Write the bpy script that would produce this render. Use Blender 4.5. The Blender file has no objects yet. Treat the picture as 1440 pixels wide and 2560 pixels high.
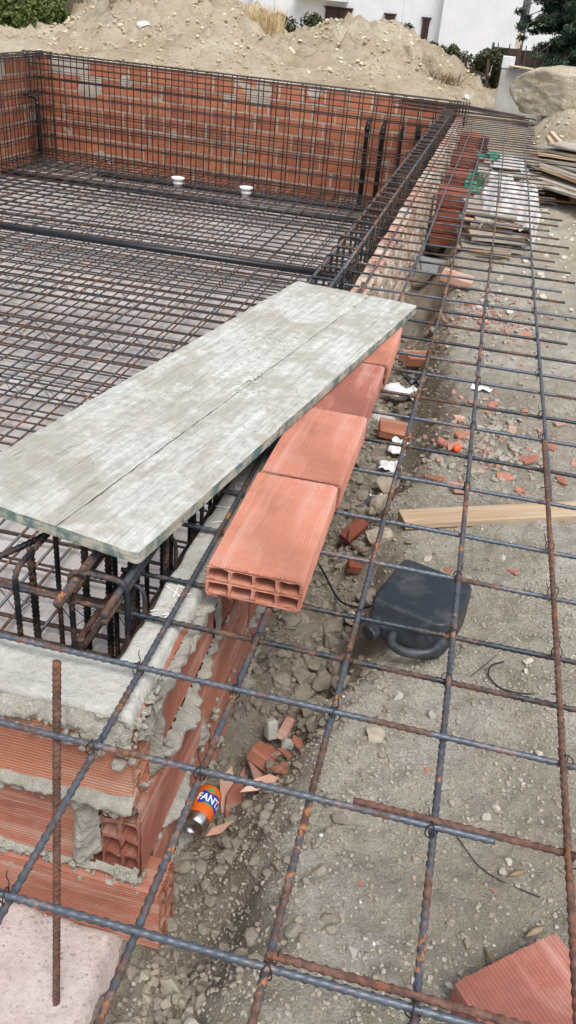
import bpy, bmesh, math, random
import numpy as np
from mathutils import Vector, Matrix, Euler

random.seed(7)
rng = np.random.default_rng(11)
S = bpy.context.scene
col = S.collection
R = math.radians
PI = math.pi

# ------------------------------------------------------------------ camera
FPX = 2110.0
CAMZ = 1.10
def _basis():
    Y = np.array([1290 - 720, -(48 - 1280), -FPX], float); Y /= np.linalg.norm(Y)
    h = np.array([1, -0.095, 0.0])
    Z = np.cross(h, Y); Z /= np.linalg.norm(Z)
    X = np.cross(Y, Z)
    return np.stack([X, Y, Z])
RB = _basis()
cam = bpy.data.cameras.new('camera')
cam.sensor_fit = 'VERTICAL'; cam.sensor_height = 36.0; cam.lens = 36.0 * FPX / 2560.0
cam.clip_start = 0.02; cam.clip_end = 600
camo = bpy.data.objects.new('camera', cam); col.objects.link(camo)
M4 = Matrix.Identity(4)
for i in range(3):
    for j in range(3): M4[i][j] = RB[i][j]
M4[2][3] = CAMZ
camo.matrix_world = M4
S.camera = camo

# ------------------------------------------------------------------ sky, sun, exposure
SUN_EL, SUN_AZ = R(60), R(150)
w = bpy.data.worlds.new('World'); S.world = w; w.use_nodes = True
nt = w.node_tree; nt.nodes.clear()
sky = nt.nodes.new('ShaderNodeTexSky'); sky.sky_type = 'NISHITA'; sky.sun_disc = False
sky.sun_elevation = SUN_EL; sky.sun_rotation = SUN_AZ
sky.air_density = 1.0; sky.dust_density = 4.0; sky.ozone_density = 1.0
hsv = nt.nodes.new('ShaderNodeHueSaturation'); hsv.inputs['Saturation'].default_value = 0.45
bg = nt.nodes.new('ShaderNodeBackground'); bg.inputs['Strength'].default_value = 0.14
wo = nt.nodes.new('ShaderNodeOutputWorld')
nt.links.new(sky.outputs[0], hsv.inputs['Color']); nt.links.new(hsv.outputs[0], bg.inputs[0]); nt.links.new(bg.outputs[0], wo.inputs[0])
sl = bpy.data.lights.new('sun', 'SUN'); sl.energy = 1.5; sl.angle = R(24); sl.color = (1.0, 0.96, 0.9)
so = bpy.data.objects.new('sun', sl); col.objects.link(so)
sd = Vector((math.sin(SUN_AZ) * math.cos(SUN_EL), math.cos(SUN_AZ) * math.cos(SUN_EL), math.sin(SUN_EL)))
so.rotation_euler = sd.to_track_quat('Z', 'Y').to_euler()
S.view_settings.view_transform = 'Standard'; S.view_settings.look = 'None'
S.view_settings.gamma = 1.0; S.view_settings.use_curve_mapping = False
S.view_settings.exposure = 0.52
S.render.engine = 'CYCLES'

# ------------------------------------------------------------------ noise
def _h(ix, iy, iz, seed):
    n = (ix * 374761393 + iy * 668265263 + iz * 2147483647 + seed * 974634777) & 0xFFFFFFFF
    n = ((n ^ (n >> 13)) * 1274126177) & 0xFFFFFFFF
    n = (n ^ (n >> 16)) & 0xFFFFFFFF
    return n.astype(np.float64) / 4294967295.0
def vnoise(x, y, z=0.0, seed=0):
    x = np.asarray(x, float); y = np.asarray(y, float); z = np.asarray(z, float) + 0 * x
    fx, fy, fz = np.floor(x), np.floor(y), np.floor(z)
    ix, iy, iz = fx.astype(np.int64), fy.astype(np.int64), fz.astype(np.int64)
    tx, ty, tz = x - fx, y - fy, z - fz
    tx = tx * tx * (3 - 2 * tx); ty = ty * ty * (3 - 2 * ty); tz = tz * tz * (3 - 2 * tz)
    o = 0
    for a in (0, 1):
        for b in (0, 1):
            for c in (0, 1):
                o = o + _h(ix + a, iy + b, iz + c, seed) * (tx if a else 1 - tx) * (ty if b else 1 - ty) * (tz if c else 1 - tz)
    return o * 2 - 1
def fbm(x, y, z=0.0, oct=4, seed=0):
    s = 0; a = 1; t = 0
    x = np.asarray(x, float); y = np.asarray(y, float); z = np.asarray(z, float)
    x, y = 0.84 * x - 0.54 * y + 3.7, 0.54 * x + 0.84 * y + 1.3
    for k in range(oct):
        s = s + a * vnoise(x, y, z, seed + k); t += a; a *= 0.5
        x, y, z = 2.03 * (0.8 * x - 0.6 * y), 2.03 * (0.6 * x + 0.8 * y), z * 2.03 + 5.1
    return s / t * 1.6
def sstep(a, b, x):
    t = np.clip((np.asarray(x, float) - a) / (b - a), 0, 1)
    return t * t * (3 - 2 * t)

# ------------------------------------------------------------------ object helpers
def tag(o, label=None, cat=None, group=None, kind=None):
    if label: o['label'] = label
    if cat: o['category'] = cat
    if group: o['group'] = group
    if kind: o['kind'] = kind
    return o
def thing(name, label, cat, loc=(0, 0, 0), group=None, rot=(0, 0, 0)):
    o = bpy.data.objects.new(name, None); o.empty_display_size = 0.1
    col.objects.link(o); o.location = loc; o.rotation_euler = rot
    return tag(o, label, cat, group)
def link(name, me, parent=None, loc=(0, 0, 0), rot=(0, 0, 0), scale=(1, 1, 1)):
    o = bpy.data.objects.new(name, me); col.objects.link(o)
    if parent: o.parent = parent
    o.location = loc; o.rotation_euler = rot; o.scale = scale
    return o
def linkm(name, me, parent, mat):
    o = bpy.data.objects.new(name, me); col.objects.link(o)
    if parent: o.parent = parent
    o.matrix_local = mat
    return o
def mesh_np(name, v, f, mat=None, smooth=True, fm=None):
    """v (N,3); f (M,3|4) or list of such arrays"""
    me = bpy.data.meshes.new(name)
    fs = f if isinstance(f, list) else [f]
    fs = [np.asarray(a, np.int32) for a in fs if len(a)]
    v = np.asarray(v, np.float32)
    me.vertices.add(len(v)); me.vertices.foreach_set('co', v.ravel())
    nl = sum(a.size for a in fs); nf = sum(len(a) for a in fs)
    me.loops.add(nl); me.polygons.add(nf)
    me.loops.foreach_set('vertex_index', np.concatenate([a.ravel() for a in fs]))
    tot = np.concatenate([np.full(len(a), a.shape[1], np.int32) for a in fs])
    st = np.concatenate([[0], np.cumsum(tot)[:-1]]).astype(np.int32)
    me.polygons.foreach_set('loop_start', st)
    try: me.polygons.foreach_set('loop_total', tot)
    except Exception: pass
    me.polygons.foreach_set('use_smooth', np.full(nf, smooth, bool))
    if mat is not None:
        for m in (mat if isinstance(mat, (list, tuple)) else [mat]): me.materials.append(m)
    if fm is not None: me.polygons.foreach_set('material_index', np.asarray(fm, np.int32))
    me.update(calc_edges=True); me.validate()
    return me
def bm_mesh(name, bm, mat=None, smooth=False):
    me = bpy.data.meshes.new(name); bm.normal_update(); bm.to_mesh(me); bm.free()
    if mat is not None:
        for m in (mat if isinstance(mat, (list, tuple)) else [mat]): me.materials.append(m)
    if smooth: me.polygons.foreach_set('use_smooth', np.ones(len(me.polygons), bool))
    return me
def grid_faces(nu, nv):
    a = np.arange(nu * nv).reshape(nu, nv)
    return np.stack([a[:-1, :-1], a[1:, :-1], a[1:, 1:], a[:-1, 1:]], -1).reshape(-1, 4)
def box_mesh(name, sx, sy, sz, mat, bevel=0.004, segs=1, jitter=0.0, sub=0, seed=0, smooth=False):
    bm = bmesh.new(); bmesh.ops.create_cube(bm, size=1)
    bmesh.ops.scale(bm, vec=(sx, sy, sz), verts=bm.verts)
    if sub: bmesh.ops.subdivide_edges(bm, edges=bm.edges, cuts=sub, use_grid_fill=True)
    elif bevel > 0: bmesh.ops.bevel(bm, geom=bm.edges, offset=bevel, segments=segs, affect='EDGES')
    if jitter:
        rr = random.Random(seed)
        for v in bm.verts: v.co += Vector([rr.uniform(-1, 1) * jitter for _ in range(3)])
    return bm_mesh(name, bm, mat, smooth)

# ------------------------------------------------------------------ materials
class NB:
    def __init__(s, name, rough=0.8, spec=0.3):
        s.m = bpy.data.materials.new(name); s.m.use_nodes = True
        s.t = s.m.node_tree; s.b = s.t.nodes['Principled BSDF']
        s.b.inputs['Roughness'].default_value = rough
        s.b.inputs['Specular IOR Level'].default_value = spec
        s.tc = s.t.nodes.new('ShaderNodeTexCoord'); s.co = s.tc.outputs['Object']
        s.bh = None
    def n(s, ty, **k):
        x = s.t.nodes.new(ty)
        for a, b in k.items(): setattr(x, a, b)
        return x
    def l(s, a, b): s.t.links.new(a, b)
    def geo(s): s.co = s.n('ShaderNodeNewGeometry').outputs['Position']; return s
    def map(s, scale=(1, 1, 1), rot=(0, 0, 0)):
        m = s.n('ShaderNodeMapping'); s.l(s.co, m.inputs[0]); m.inputs['Scale'].default_value = scale; m.inputs['Rotation'].default_value = rot
        return m.outputs[0]
    def noise(s, scale, detail=4, rough=0.55, vec=None, dist=0.0):
        x = s.n('ShaderNodeTexNoise'); x.inputs['Scale'].default_value = scale; x.inputs['Detail'].default_value = detail
        x.inputs['Roughness'].default_value = rough; x.inputs['Distortion'].default_value = dist
        s.l(vec or s.co, x.inputs['Vector']); return x.outputs['Fac']
    def vor(s, scale, feature='F1', vec=None):
        x = s.n('ShaderNodeTexVoronoi', feature=feature); x.inputs['Scale'].default_value = scale
        s.l(vec or s.co, x.inputs['Vector']); return x
    def ramp(s, fac, stops):
        x = s.n('ShaderNodeValToRGB'); e = x.color_ramp.elements
        while len(e) < len(stops): e.new(0.5)
        for i, (p, c) in enumerate(stops):
            e[i].position = p; e[i].color = (c if isinstance(c, tuple) else (c, c, c)) + (1,)
        s.l(fac, x.inputs[0]); return x.outputs[0]
    def mix(s, fac, a, b, mode='MIX'):
        x = s.n('ShaderNodeMix', data_type='RGBA', blend_type=mode)
        for sock, v in ((x.inputs[0], fac), (x.inputs[6], a), (x.inputs[7], b)):
            if isinstance(v, (int, float)): sock.default_value = v
            elif isinstance(v, tuple): sock.default_value = v + (1,)
            else: s.l(v, sock)
        return x.outputs[2]
    def math(s, op, a, b=0.0):
        x = s.n('ShaderNodeMath', operation=op)
        for sock, v in ((x.inputs[0], a), (x.inputs[1], b)):
            if isinstance(v, (int, float)): sock.default_value = v
            else: s.l(v, sock)
        return x.outputs[0]
    def rnd(s): return s.n('ShaderNodeObjectInfo').outputs['Random']
    def color(s, c):
        if isinstance(c, tuple): s.b.inputs['Base Color'].default_value = c + (1,)
        else: s.l(c, s.b.inputs['Base Color'])
        return s
    def bump(s, h, strength=0.5, dist=0.01):
        x = s.n('ShaderNodeBump'); x.inputs['Strength'].default_value = strength; x.inputs['Distance'].default_value = dist
        s.l(h, x.inputs['Height'])
        if s.bh: s.l(s.bh, x.inputs['Normal'])
        s.bh = x.outputs[0]; s.l(s.bh, s.b.inputs['Normal']); return s

def mat_clay(name, base, dust=0.3, bump_d=0.002, world=False, dirt=(0.45, 0.38, 0.32)):
    k = NB(name, 0.82, 0.25)
    if world: k.geo()
    n1 = k.noise(6, 5); n2 = k.noise(45, 4, 0.6)
    a = tuple(x * 0.72 for x in base); b = tuple(min(1, x * 1.25) for x in base)
    c = k.ramp(n1, [(0.3, a), (0.5, base), (0.72, b)])
    r = k.rnd(); hv = k.n('ShaderNodeHueSaturation'); k.l(c, hv.inputs['Color'])
    k.l(k.math('ADD', k.math('MULTIPLY', r, 0.40), 0.80), hv.inputs['Value'])
    k.l(k.math('ADD', k.math('MULTIPLY', r, 0.012), 0.494), hv.inputs['Hue'])
    c = hv.outputs[0]
    d = k.ramp(k.noise(7, 6, 0.65, dist=0.6), [(0.52, 0.0), (0.74, 1.0)])
    c = k.mix(k.math('MULTIPLY', d, dust), c, dirt)
    c = k.mix(k.math('MULTIPLY', k.ramp(n2, [(0.55, 0.0), (0.7, 1.0)]), 0.25), c, tuple(x * 0.6 for x in base))
    if not world:
        stv = k.noise(1.6, 6, 0.6, vec=k.map((1.6, 16, 16)), dist=0.4)
        c = k.mix(k.math('MULTIPLY', k.ramp(stv, [(0.50, 0.0), (0.66, 1.0)]), dust * 0.9), c, tuple(min(1, x * 1.1) for x in dirt))
    sp = k.ramp(k.vor(70).outputs['Distance'], [(0.04, 1.0), (0.1, 0.0)])
    c = k.mix(k.math('MULTIPLY', sp, 0.35), c, (0.7, 0.6, 0.52))
    k.color(c); k.bump(n2, 0.5, bump_d); k.bump(k.noise(220, 2), 0.3, 0.001)
    return k.m
M = {}
M['clay'] = mat_clay('fresh clay', (0.41, 0.165, 0.118), 0.5, dirt=(0.52, 0.32, 0.27))
M['clay_wall'] = mat_clay('wall clay', (0.33, 0.13, 0.085), 0.6, dirt=(0.40, 0.29, 0.23))
M['clay_far'] = mat_clay('orange clay', (0.47, 0.16, 0.085), 0.4, dirt=(0.36, 0.22, 0.16))
M['stack_clay'] = mat_clay('dull red clay', (0.27, 0.085, 0.055), 0.3, dirt=(0.3, 0.2, 0.15))  # dark, less saturated red of the stacked bricks
M['clay_pale'] = mat_clay('pale clay', (0.47, 0.27, 0.21), 0.6, dirt=(0.55, 0.46, 0.40))
M['clay_dark'] = mat_clay('dark clay', (0.23, 0.07, 0.045), 0.25)
def mat_mortar(name, c0, c1, cs=1.0):
    k = NB(name, 0.9, 0.2).geo()
    n = k.noise(9 * cs, 6, 0.6); n2 = k.noise(70 * cs, 5, 0.7)
    c = k.ramp(n, [(0.3, c0), (0.7, c1)])
    c = k.mix(k.math('MULTIPLY', k.ramp(n2, [(0.5, 0.0), (0.75, 1.0)]), 0.35), c, tuple(x * 0.6 for x in c0))
    c = k.mix(k.math('MULTIPLY', k.ramp(k.noise(260, 2), [(0.62, 0.0), (0.7, 1.0)]), 0.5), c, (0.75, 0.74, 0.7))
    k.color(c); k.bump(n2, 1.0, 0.010); k.bump(k.noise(300, 3), 0.6, 0.002)
    return k.m
M['mortar'] = mat_mortar('wet grey mortar', (0.29, 0.275, 0.235), (0.46, 0.44, 0.385))
M['mortar_smooth'] = mat_mortar('trowelled mortar', (0.38, 0.38, 0.35), (0.54, 0.54, 0.505), 0.6)
M['mortar_old'] = mat_mortar('dry mortar', (0.50, 0.41, 0.32), (0.68, 0.60, 0.50))
M['mortar_far'] = mat_mortar('pale joint mortar', (0.42, 0.36, 0.30), (0.60, 0.54, 0.46), 0.5)
def mat_steel(name, rust_amt=0.5, base=(0.10, 0.125, 0.165), brown=(0.075, 0.042, 0.03), orange=(0.50, 0.17, 0.04), metal=0.75, rough=0.42):
    k = NB(name, rough, 0.5)
    k.geo()
    n = k.noise(7, 5, 0.65); n2 = k.noise(60, 4, 0.7); r = k.rnd()
    c = k.ramp(n2, [(0.3, tuple(x * 0.55 for x in base)), (0.65, base), (0.85, tuple(min(1, x * 1.7) for x in base))])
    f = k.ramp(k.math('ADD', n, k.math('MULTIPLY', k.math('SUBTRACT', r, 0.5), 0.10)), [(0.62 - 0.3 * rust_amt, 0.0), (0.70 - 0.3 * rust_amt, 1.0)])
    c = k.mix(f, c, k.mix(k.ramp(n2, [(0.45, 0.0), (0.6, 1.0)]), brown, tuple(x * 2 for x in brown)))
    fo = k.math('MULTIPLY', k.ramp(k.noise(8, 4, 0.6, dist=0.3), [(0.52, 0.0), (0.60, 1.0)]), k.ramp(k.noise(110, 3, 0.6), [(0.48, 0.0), (0.56, 1.0)]))
    c = k.mix(k.math('MULTIPLY', fo, min(1, rust_amt * 2.2)), c, orange)
    k.color(c)
    mt = k.math('MULTIPLY', k.math('SUBTRACT', 1.0, f), metal); mt = k.math('MULTIPLY', mt, k.math('SUBTRACT', 1.0, fo))
    k.l(mt, k.b.inputs['Metallic'])
    k.l(k.math('ADD', k.math('MULTIPLY', f, 0.3), rough), k.b.inputs['Roughness'])
    k.bump(n2, 0.4, 0.001)
    return k.m
M['steel'] = mat_steel('blue grey rebar', 0.12, base=(0.12, 0.142, 0.175), metal=0.4, rough=0.45)
M['steel_mid'] = mat_steel('weathered rebar', 0.46, base=(0.115, 0.133, 0.16), orange=(0.40, 0.16, 0.055), metal=0.4, rough=0.45)
M['steel_brown'] = mat_steel('brown rusty rebar', 1.1, base=(0.10, 0.07, 0.06), brown=(0.085, 0.045, 0.034), orange=(0.20, 0.075, 0.035), rough=0.6)
M['steel_dark'] = mat_steel('dark rebar', 0.38, base=(0.06, 0.075, 0.09), brown=(0.06, 0.036, 0.027), orange=(0.20, 0.085, 0.04), rough=0.5)
M['steel_far'] = mat_steel('dull dark rebar', 0.62, base=(0.05, 0.056, 0.066), brown=(0.05, 0.034, 0.027), orange=(0.10, 0.055, 0.035), metal=0.3, rough=0.6)
def simple(name, c, rough=0.6, spec=0.4, var=0.0, sc=8, metal=0.0, bump=0.0):
    k = NB(name, rough, spec); k.b.inputs['Metallic'].default_value = metal
    if var:
        n = k.noise(sc, 5, 0.6)
        k.color(k.ramp(n, [(0.3, tuple(x * (1 - var) for x in c)), (0.7, tuple(min(1, x * (1 + var)) for x in c))]))
        if bump: k.bump(n, 0.6, bump)
    else: k.color(c)
    return k.m
M['wire'] = simple('black tie wire', (0.02, 0.02, 0.022), 0.5)
M['pipe'] = simple('black polyethylene pipe', (0.012, 0.014, 0.019), 0.35, 0.5, 0.3, 5)
M['pvc'] = simple('white plastic', (0.78, 0.77, 0.74), 0.4, 0.4, 0.08)
M['wood'] = None
def mat_wood(name, a, b, gr=(2, 40, 40), dirt=0.4, dc=(0.45, 0.43, 0.38)):
    k = NB(name, 0.85, 0.2)
    v = k.map(gr); n = k.noise(1.6, 6, 0.6, vec=v, dist=0.5)
    c = k.ramp(n, [(0.3, a), (0.7, b)])
    c = k.mix(k.math('MULTIPLY', k.ramp(k.noise(4, 5), [(0.45, 0.0), (0.65, 1.0)]), dirt), c, dc)
    r = k.rnd(); hv = k.n('ShaderNodeHueSaturation'); k.l(c, hv.inputs['Color']); k.l(k.math('ADD', k.math('MULTIPLY', r, 0.5), 0.7), hv.inputs['Value'])
    k.color(hv.outputs[0]); k.bump(n, 0.6, 0.003)
    return k.m
M['wood'] = mat_wood('pale sawn timber', (0.42, 0.30, 0.19), (0.60, 0.46, 0.32), dirt=0.25)
M['wood_grey'] = mat_wood('weathered grey board', (0.22, 0.19, 0.155), (0.46, 0.42, 0.36), dirt=0.6)
M['wood_pallet'] = mat_wood('reddish pallet timber', (0.25, 0.13, 0.07), (0.40, 0.24, 0.14), dirt=0.2)
M['wood_dark'] = mat_wood('dark fence timber', (0.045, 0.033, 0.027), (0.10, 0.075, 0.06), dirt=0.1, dc=(0.12, 0.1, 0.08))
def mat_panel():
    k = NB('cement stained formwork', 0.88, 0.2)
    v = k.map((34, 0.9, 20)); g = k.noise(3.2, 8, 0.7, vec=v, dist=0.6)
    g2 = k.noise(9, 4, 0.6, vec=k.map((30, 0.8, 1)))
    fine = k.math('ADD', k.math('MULTIPLY', k.noise(30, 9, 0.85), 0.55), k.math('MULTIPLY', k.noise(4.0, 6, 0.7, vec=k.map((14, 1.2, 1)), dist=0.5), 0.45))
    c = k.ramp(fine, [(0.40, (0.32, 0.325, 0.295)), (0.49, (0.465, 0.475, 0.445)), (0.58, (0.62, 0.63, 0.60))])
    c = k.mix(k.math('MULTIPLY', k.ramp(k.noise(4.2, 7, 0.7, dist=0.4), [(0.48, 0.0), (0.58, 1.0)]), 0.7), c, (0.34, 0.315, 0.26))
    c = k.mix(k.math('MULTIPLY', k.ramp(g, [(0.34, 1.0), (0.45, 0.0)]), 0.45), c, (0.30, 0.275, 0.22))
    c = k.mix(k.math('MULTIPLY', k.ramp(g2, [(0.56, 0.0), (0.62, 1.0)]), 0.22), c, (0.70, 0.72, 0.68))
    ov = k.math('MULTIPLY', k.ramp(k.noise(1.9, 3, 0.5), [(0.50, 0.0), (0.62, 1.0)]), k.ramp(k.noise(38, 6, 0.75), [(0.42, 0.0), (0.60, 1.0)]))
    c = k.mix(k.math('MULTIPLY', ov, 0.6), c, (0.36, 0.34, 0.285))
    cr = k.ramp(k.noise(2.4, 5, 0.6, vec=k.map((9, 0.35, 1)), dist=0.25), [(0.493, 0.0), (0.5, 1.0), (0.507, 0.0)])
    cr = k.math('MULTIPLY', cr, k.ramp(k.noise(2.2, 3), [(0.48, 0.0), (0.56, 1.0)]))
    c = k.mix(k.math('MULTIPLY', cr, 0.7), c, (0.16, 0.145, 0.115))
    k.color(c); k.bump(g, 0.45, 0.004); k.bump(k.noise(60, 7, 0.8), 0.8, 0.005)
    return k.m
M['panel'] = mat_panel()
M['panel_crumb'] = simple('dried cement crumb', (0.46, 0.47, 0.42), 0.95, 0.1)
def mat_edge():
    k = NB('painted plywood edge', 0.85, 0.2)
    v = k.map((1.5, 1.5, 60)); g = k.noise(2, 5, vec=v)
    c = k.ramp(g, [(0.35, (0.36, 0.30, 0.21)), (0.5, (0.48, 0.46, 0.38)), (0.7, (0.40, 0.42, 0.37))])
    c = k.mix(k.ramp(k.noise(14, 6, 0.7, dist=0.5), [(0.45, 0.0), (0.58, 0.9)]), c, (0.085, 0.17, 0.175))
    k.color(c); k.bump(g, 0.7, 0.003); return k.m
M['edge'] = mat_edge()
def mat_soil(name, cols, fine=1.0, pale=(0.62, 0.60, 0.55)):
    k = NB(name, 0.95, 0.12).geo()
    a, b, c_ = cols
    c = k.ramp(k.noise(1.3, 6, 0.6, dist=0.4), [(0.32, a), (0.5, b), (0.68, c_)])
    c = k.mix(k.math('MULTIPLY', k.ramp(k.noise(24 * fine, 5, 0.7), [(0.45, 0.0), (0.7, 1.0)]), 0.5), c, tuple(x * 0.6 for x in a))
    vo = k.vor(55 * fine); st = k.ramp(vo.outputs['Distance'], [(0.18, 1.0), (0.3, 0.0)])
    ms = k.ramp(k.noise(31 * fine, 2), [(0.56, 0.0), (0.6, 1.0)])
    c = k.mix(k.math('MULTIPLY', k.math('MULTIPLY', st, ms), 0.55), c, pale)
    c = k.mix(k.math('MULTIPLY', k.ramp(k.noise(2.3, 7, 0.75, dist=0.5), [(0.50, 0.0), (0.66, 1.0)]), 0.6), c, pale)
    k.color(c)
    k.bump(k.noise(3.2, 8, 0.8), 0.7, 0.10); k.bump(k.noise(14 * fine, 6, 0.75), 0.9, 0.03); k.bump(k.noise(70 * fine, 5, 0.75), 1.0, 0.012)
    k.bump(st, 0.35, 0.004)
    return k
ks = mat_soil('dry grey brown soil', ((0.235, 0.20, 0.145), (0.30, 0.265, 0.20), (0.375, 0.34, 0.27)))
# mound soil is a yellower subsoil: blend by distance (Y) in world space
def mat_ground():
    k = mat_soil('dry soil', ((0.35, 0.315, 0.255), (0.455, 0.42, 0.35), (0.58, 0.55, 0.48)))
    sep = k.n('ShaderNodeSeparateXYZ'); k.l(k.co, sep.inputs[0])
    base = k.b.inputs['Base Color'].links[0].from_socket
    y = k.ramp(k.math('MULTIPLY', k.math('ADD', sep.outputs[1], k.math('MULTIPLY', k.noise(0.8, 3), 2.0)), 0.05), [(0.30, 0.0), (0.62, 1.0)])
    mc = k.ramp(k.noise(1.1, 6, 0.65, dist=0.5), [(0.3, (0.37, 0.30, 0.205)), (0.5, (0.49, 0.42, 0.315)), (0.7, (0.60, 0.54, 0.435))])
    mc = k.mix(k.math('MULTIPLY', k.ramp(k.noise(9, 6, 0.75), [(0.5, 0.0), (0.75, 1.0)]), 0.5), mc, (0.19, 0.14, 0.075))
    c = k.mix(y, base, mc)
    # darker brown trench soil beside the wall, shading painted in (below -0.56 m)
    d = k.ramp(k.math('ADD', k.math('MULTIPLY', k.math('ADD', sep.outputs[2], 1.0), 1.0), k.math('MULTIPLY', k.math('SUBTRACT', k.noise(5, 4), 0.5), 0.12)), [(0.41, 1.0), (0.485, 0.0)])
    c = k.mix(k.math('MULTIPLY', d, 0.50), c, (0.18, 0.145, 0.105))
    k.color(c)
    return k.m
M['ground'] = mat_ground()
M['stone'] = None
def mat_stone(name, a, b, rough=0.9):
    k = NB(name, rough, 0.2).geo(); r = k.rnd()
    c = k.ramp(k.noise(12, 6, 0.65), [(0.3, a), (0.7, b)])
    hv = k.n('ShaderNodeHueSaturation'); k.l(c, hv.inputs['Color']); k.l(k.math('ADD', k.math('MULTIPLY', r, 0.6), 0.75), hv.inputs['Value'])
    k.color(hv.outputs[0]); k.bump(k.noise(40, 6, 0.7), 0.8, 0.006); return k.m
M['stone'] = mat_stone('grey stone', (0.28, 0.26, 0.22), (0.46, 0.44, 0.40))
M['clod'] = mat_stone('soil clod', (0.285, 0.245, 0.19), (0.45, 0.405, 0.33))
M['pebble'] = mat_stone('pale pebble', (0.34, 0.315, 0.265), (0.52, 0.49, 0.43))
M['trench_clod'] = mat_stone('dark trench clod', (0.235, 0.205, 0.16), (0.385, 0.345, 0.28))  # clod colour made darker for the trench
M['grit'] = mat_stone('pink grit', (0.42, 0.34, 0.31), (0.56, 0.50, 0.47))
M['mound_clod'] = mat_stone('heap clod', (0.37, 0.30, 0.20), (0.53, 0.45, 0.33))
M['mound_stone'] = mat_stone('heap stone', (0.42, 0.35, 0.245), (0.60, 0.53, 0.41))
M['white_stone'] = mat_stone('white stone', (0.55, 0.54, 0.52), (0.72, 0.72, 0.7))
M['chip'] = mat_stone('clay chip', (0.36, 0.17, 0.13), (0.52, 0.30, 0.25))
def mat_boulder():
    k = NB('limestone boulder', 0.92, 0.2).geo()
    c = k.ramp(k.noise(2.2, 7, 0.65, dist=0.8), [(0.3, (0.33, 0.28, 0.20)), (0.5, (0.46, 0.40, 0.30)), (0.7, (0.54, 0.49, 0.40))])
    v = k.ramp(k.noise(3.0, 3, 0.5, dist=2.2), [(0.485, 0.0), (0.5, 1.0), (0.515, 0.0)])
    c = k.mix(k.math('MULTIPLY', v, 0.8), c, (0.75, 0.72, 0.65))
    k.color(c); k.bump(k.noise(5, 8, 0.7), 0.8, 0.06); k.bump(k.noise(40, 5, 0.7), 0.6, 0.01); return k.m
M['boulder'] = mat_boulder()
def mat_slab(name, a, b, pink, sc=1.0):
    k = NB(name, 0.93, 0.15).geo()
    c = k.ramp(k.noise(2.2 * sc, 6, 0.65, dist=0.3), [(0.3, a), (0.55, b), (0.72, pink)])
    c = k.mix(k.math('MULTIPLY', k.ramp(k.noise(60, 4, 0.7), [(0.5, 0.0), (0.7, 1.0)]), 0.35), c, tuple(x * 0.65 for x in a))
    k.color(c); k.bump(k.noise(45, 6, 0.75), 0.9, 0.006); k.bump(k.noise(9, 5, 0.7), 0.6, 0.01); return k.m
M['pink_slab'] = mat_slab('pinkish lean concrete', (0.38, 0.315, 0.29), (0.52, 0.445, 0.42), (0.58, 0.53, 0.50))
M['pool_floor'] = mat_slab('lean concrete floor', (0.36, 0.325, 0.31), (0.50, 0.465, 0.45), (0.57, 0.55, 0.54), 0.5)
M['concrete'] = mat_slab('grey concrete', (0.34, 0.34, 0.32), (0.45, 0.45, 0.43), (0.53, 0.53, 0.51))
def mat_leaf(name, a, b, sc=6):
    k = NB(name, 0.6, 0.3).geo()
    c = k.ramp(k.noise(sc, 5, 0.8), [(0.3, a), (0.7, b)]); k.color(c)
    k.b.inputs['Transmission Weight'].default_value = 0.0
    return k.m
M['leaf'] = mat_leaf('olive shrub leaves', (0.055, 0.085, 0.02), (0.15, 0.20, 0.06))
M['leaf_dark'] = mat_leaf('dark hedge leaves', (0.022, 0.032, 0.014), (0.09, 0.10, 0.045))
M['needle'] = mat_leaf('conifer needles', (0.014, 0.034, 0.022), (0.06, 0.10, 0.06), 4)
M['straw'] = mat_leaf('dry straw grass', (0.50, 0.38, 0.20), (0.78, 0.64, 0.40), 9)
M['reed'] = mat_leaf('dull reeds', (0.10, 0.085, 0.06), (0.30, 0.26, 0.20), 6)
M['root'] = mat_leaf('dead roots', (0.20, 0.14, 0.09), (0.42, 0.32, 0.22), 9)
M['bark'] = simple('bark', (0.09, 0.065, 0.045), 0.9, 0.2, 0.3, 20, bump=0.01)
k = NB('white render', 0.9, 0.2).geo()
k.color(k.ramp(k.noise(1.4, 6, 0.6), [(0.3, (0.60, 0.63, 0.67)), (0.7, (0.70, 0.72, 0.75))])); k.bump(k.noise(14, 5, 0.7), 0.5, 0.02)
M['render'] = k.m
M['shutter'] = simple('brown shutter', (0.045, 0.022, 0.02), 0.6, 0.3, 0.15, 4)
M['glass'] = simple('dark window glass', (0.02, 0.02, 0.025), 0.08, 0.5)
k = NB('dusty black plastic', 0.38, 0.5)
dn = k.ramp(k.noise(9, 8, 0.75, dist=0.4), [(0.48, 0.0), (0.68, 1.0)])
k.color(k.mix(k.math('MULTIPLY', dn, 0.28), (0.020, 0.028, 0.038), (0.20, 0.20, 0.185)))
k.l(k.math('ADD', k.math('MULTIPLY', dn, 0.3), 0.36), k.b.inputs['Roughness']); M['jerry'] = k.m
M['jerry_seam'] = simple('tan thread', (0.3, 0.24, 0.14), 0.7)
M['paper'] = simple('white plastic scrap', (0.72, 0.74, 0.77), 0.6, 0.3, 0.12, 12)
M['tarp'] = simple('crumpled white sack', (0.52, 0.50, 0.49), 0.7, 0.2, 0.3, 9, bump=0.02)
M['green'] = simple('green plastic sheet', (0.05, 0.24, 0.15), 0.4, 0.4, 0.4, 9)
M['orange_paint'] = simple('orange can print', (0.66, 0.125, 0.015), 0.3, 0.5, 0.08, 20)
M['alu'] = simple('brushed aluminium', (0.62, 0.63, 0.64), 0.28, 0.5, 0.12, 30, metal=1.0)
M['blue_ink'] = simple('blue print', (0.02, 0.05, 0.33), 0.35)
M['white_ink'] = simple('white print', (0.85, 0.86, 0.88), 0.35)
M['green_ink'] = simple('green print', (0.05, 0.36, 0.07), 0.35)
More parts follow.
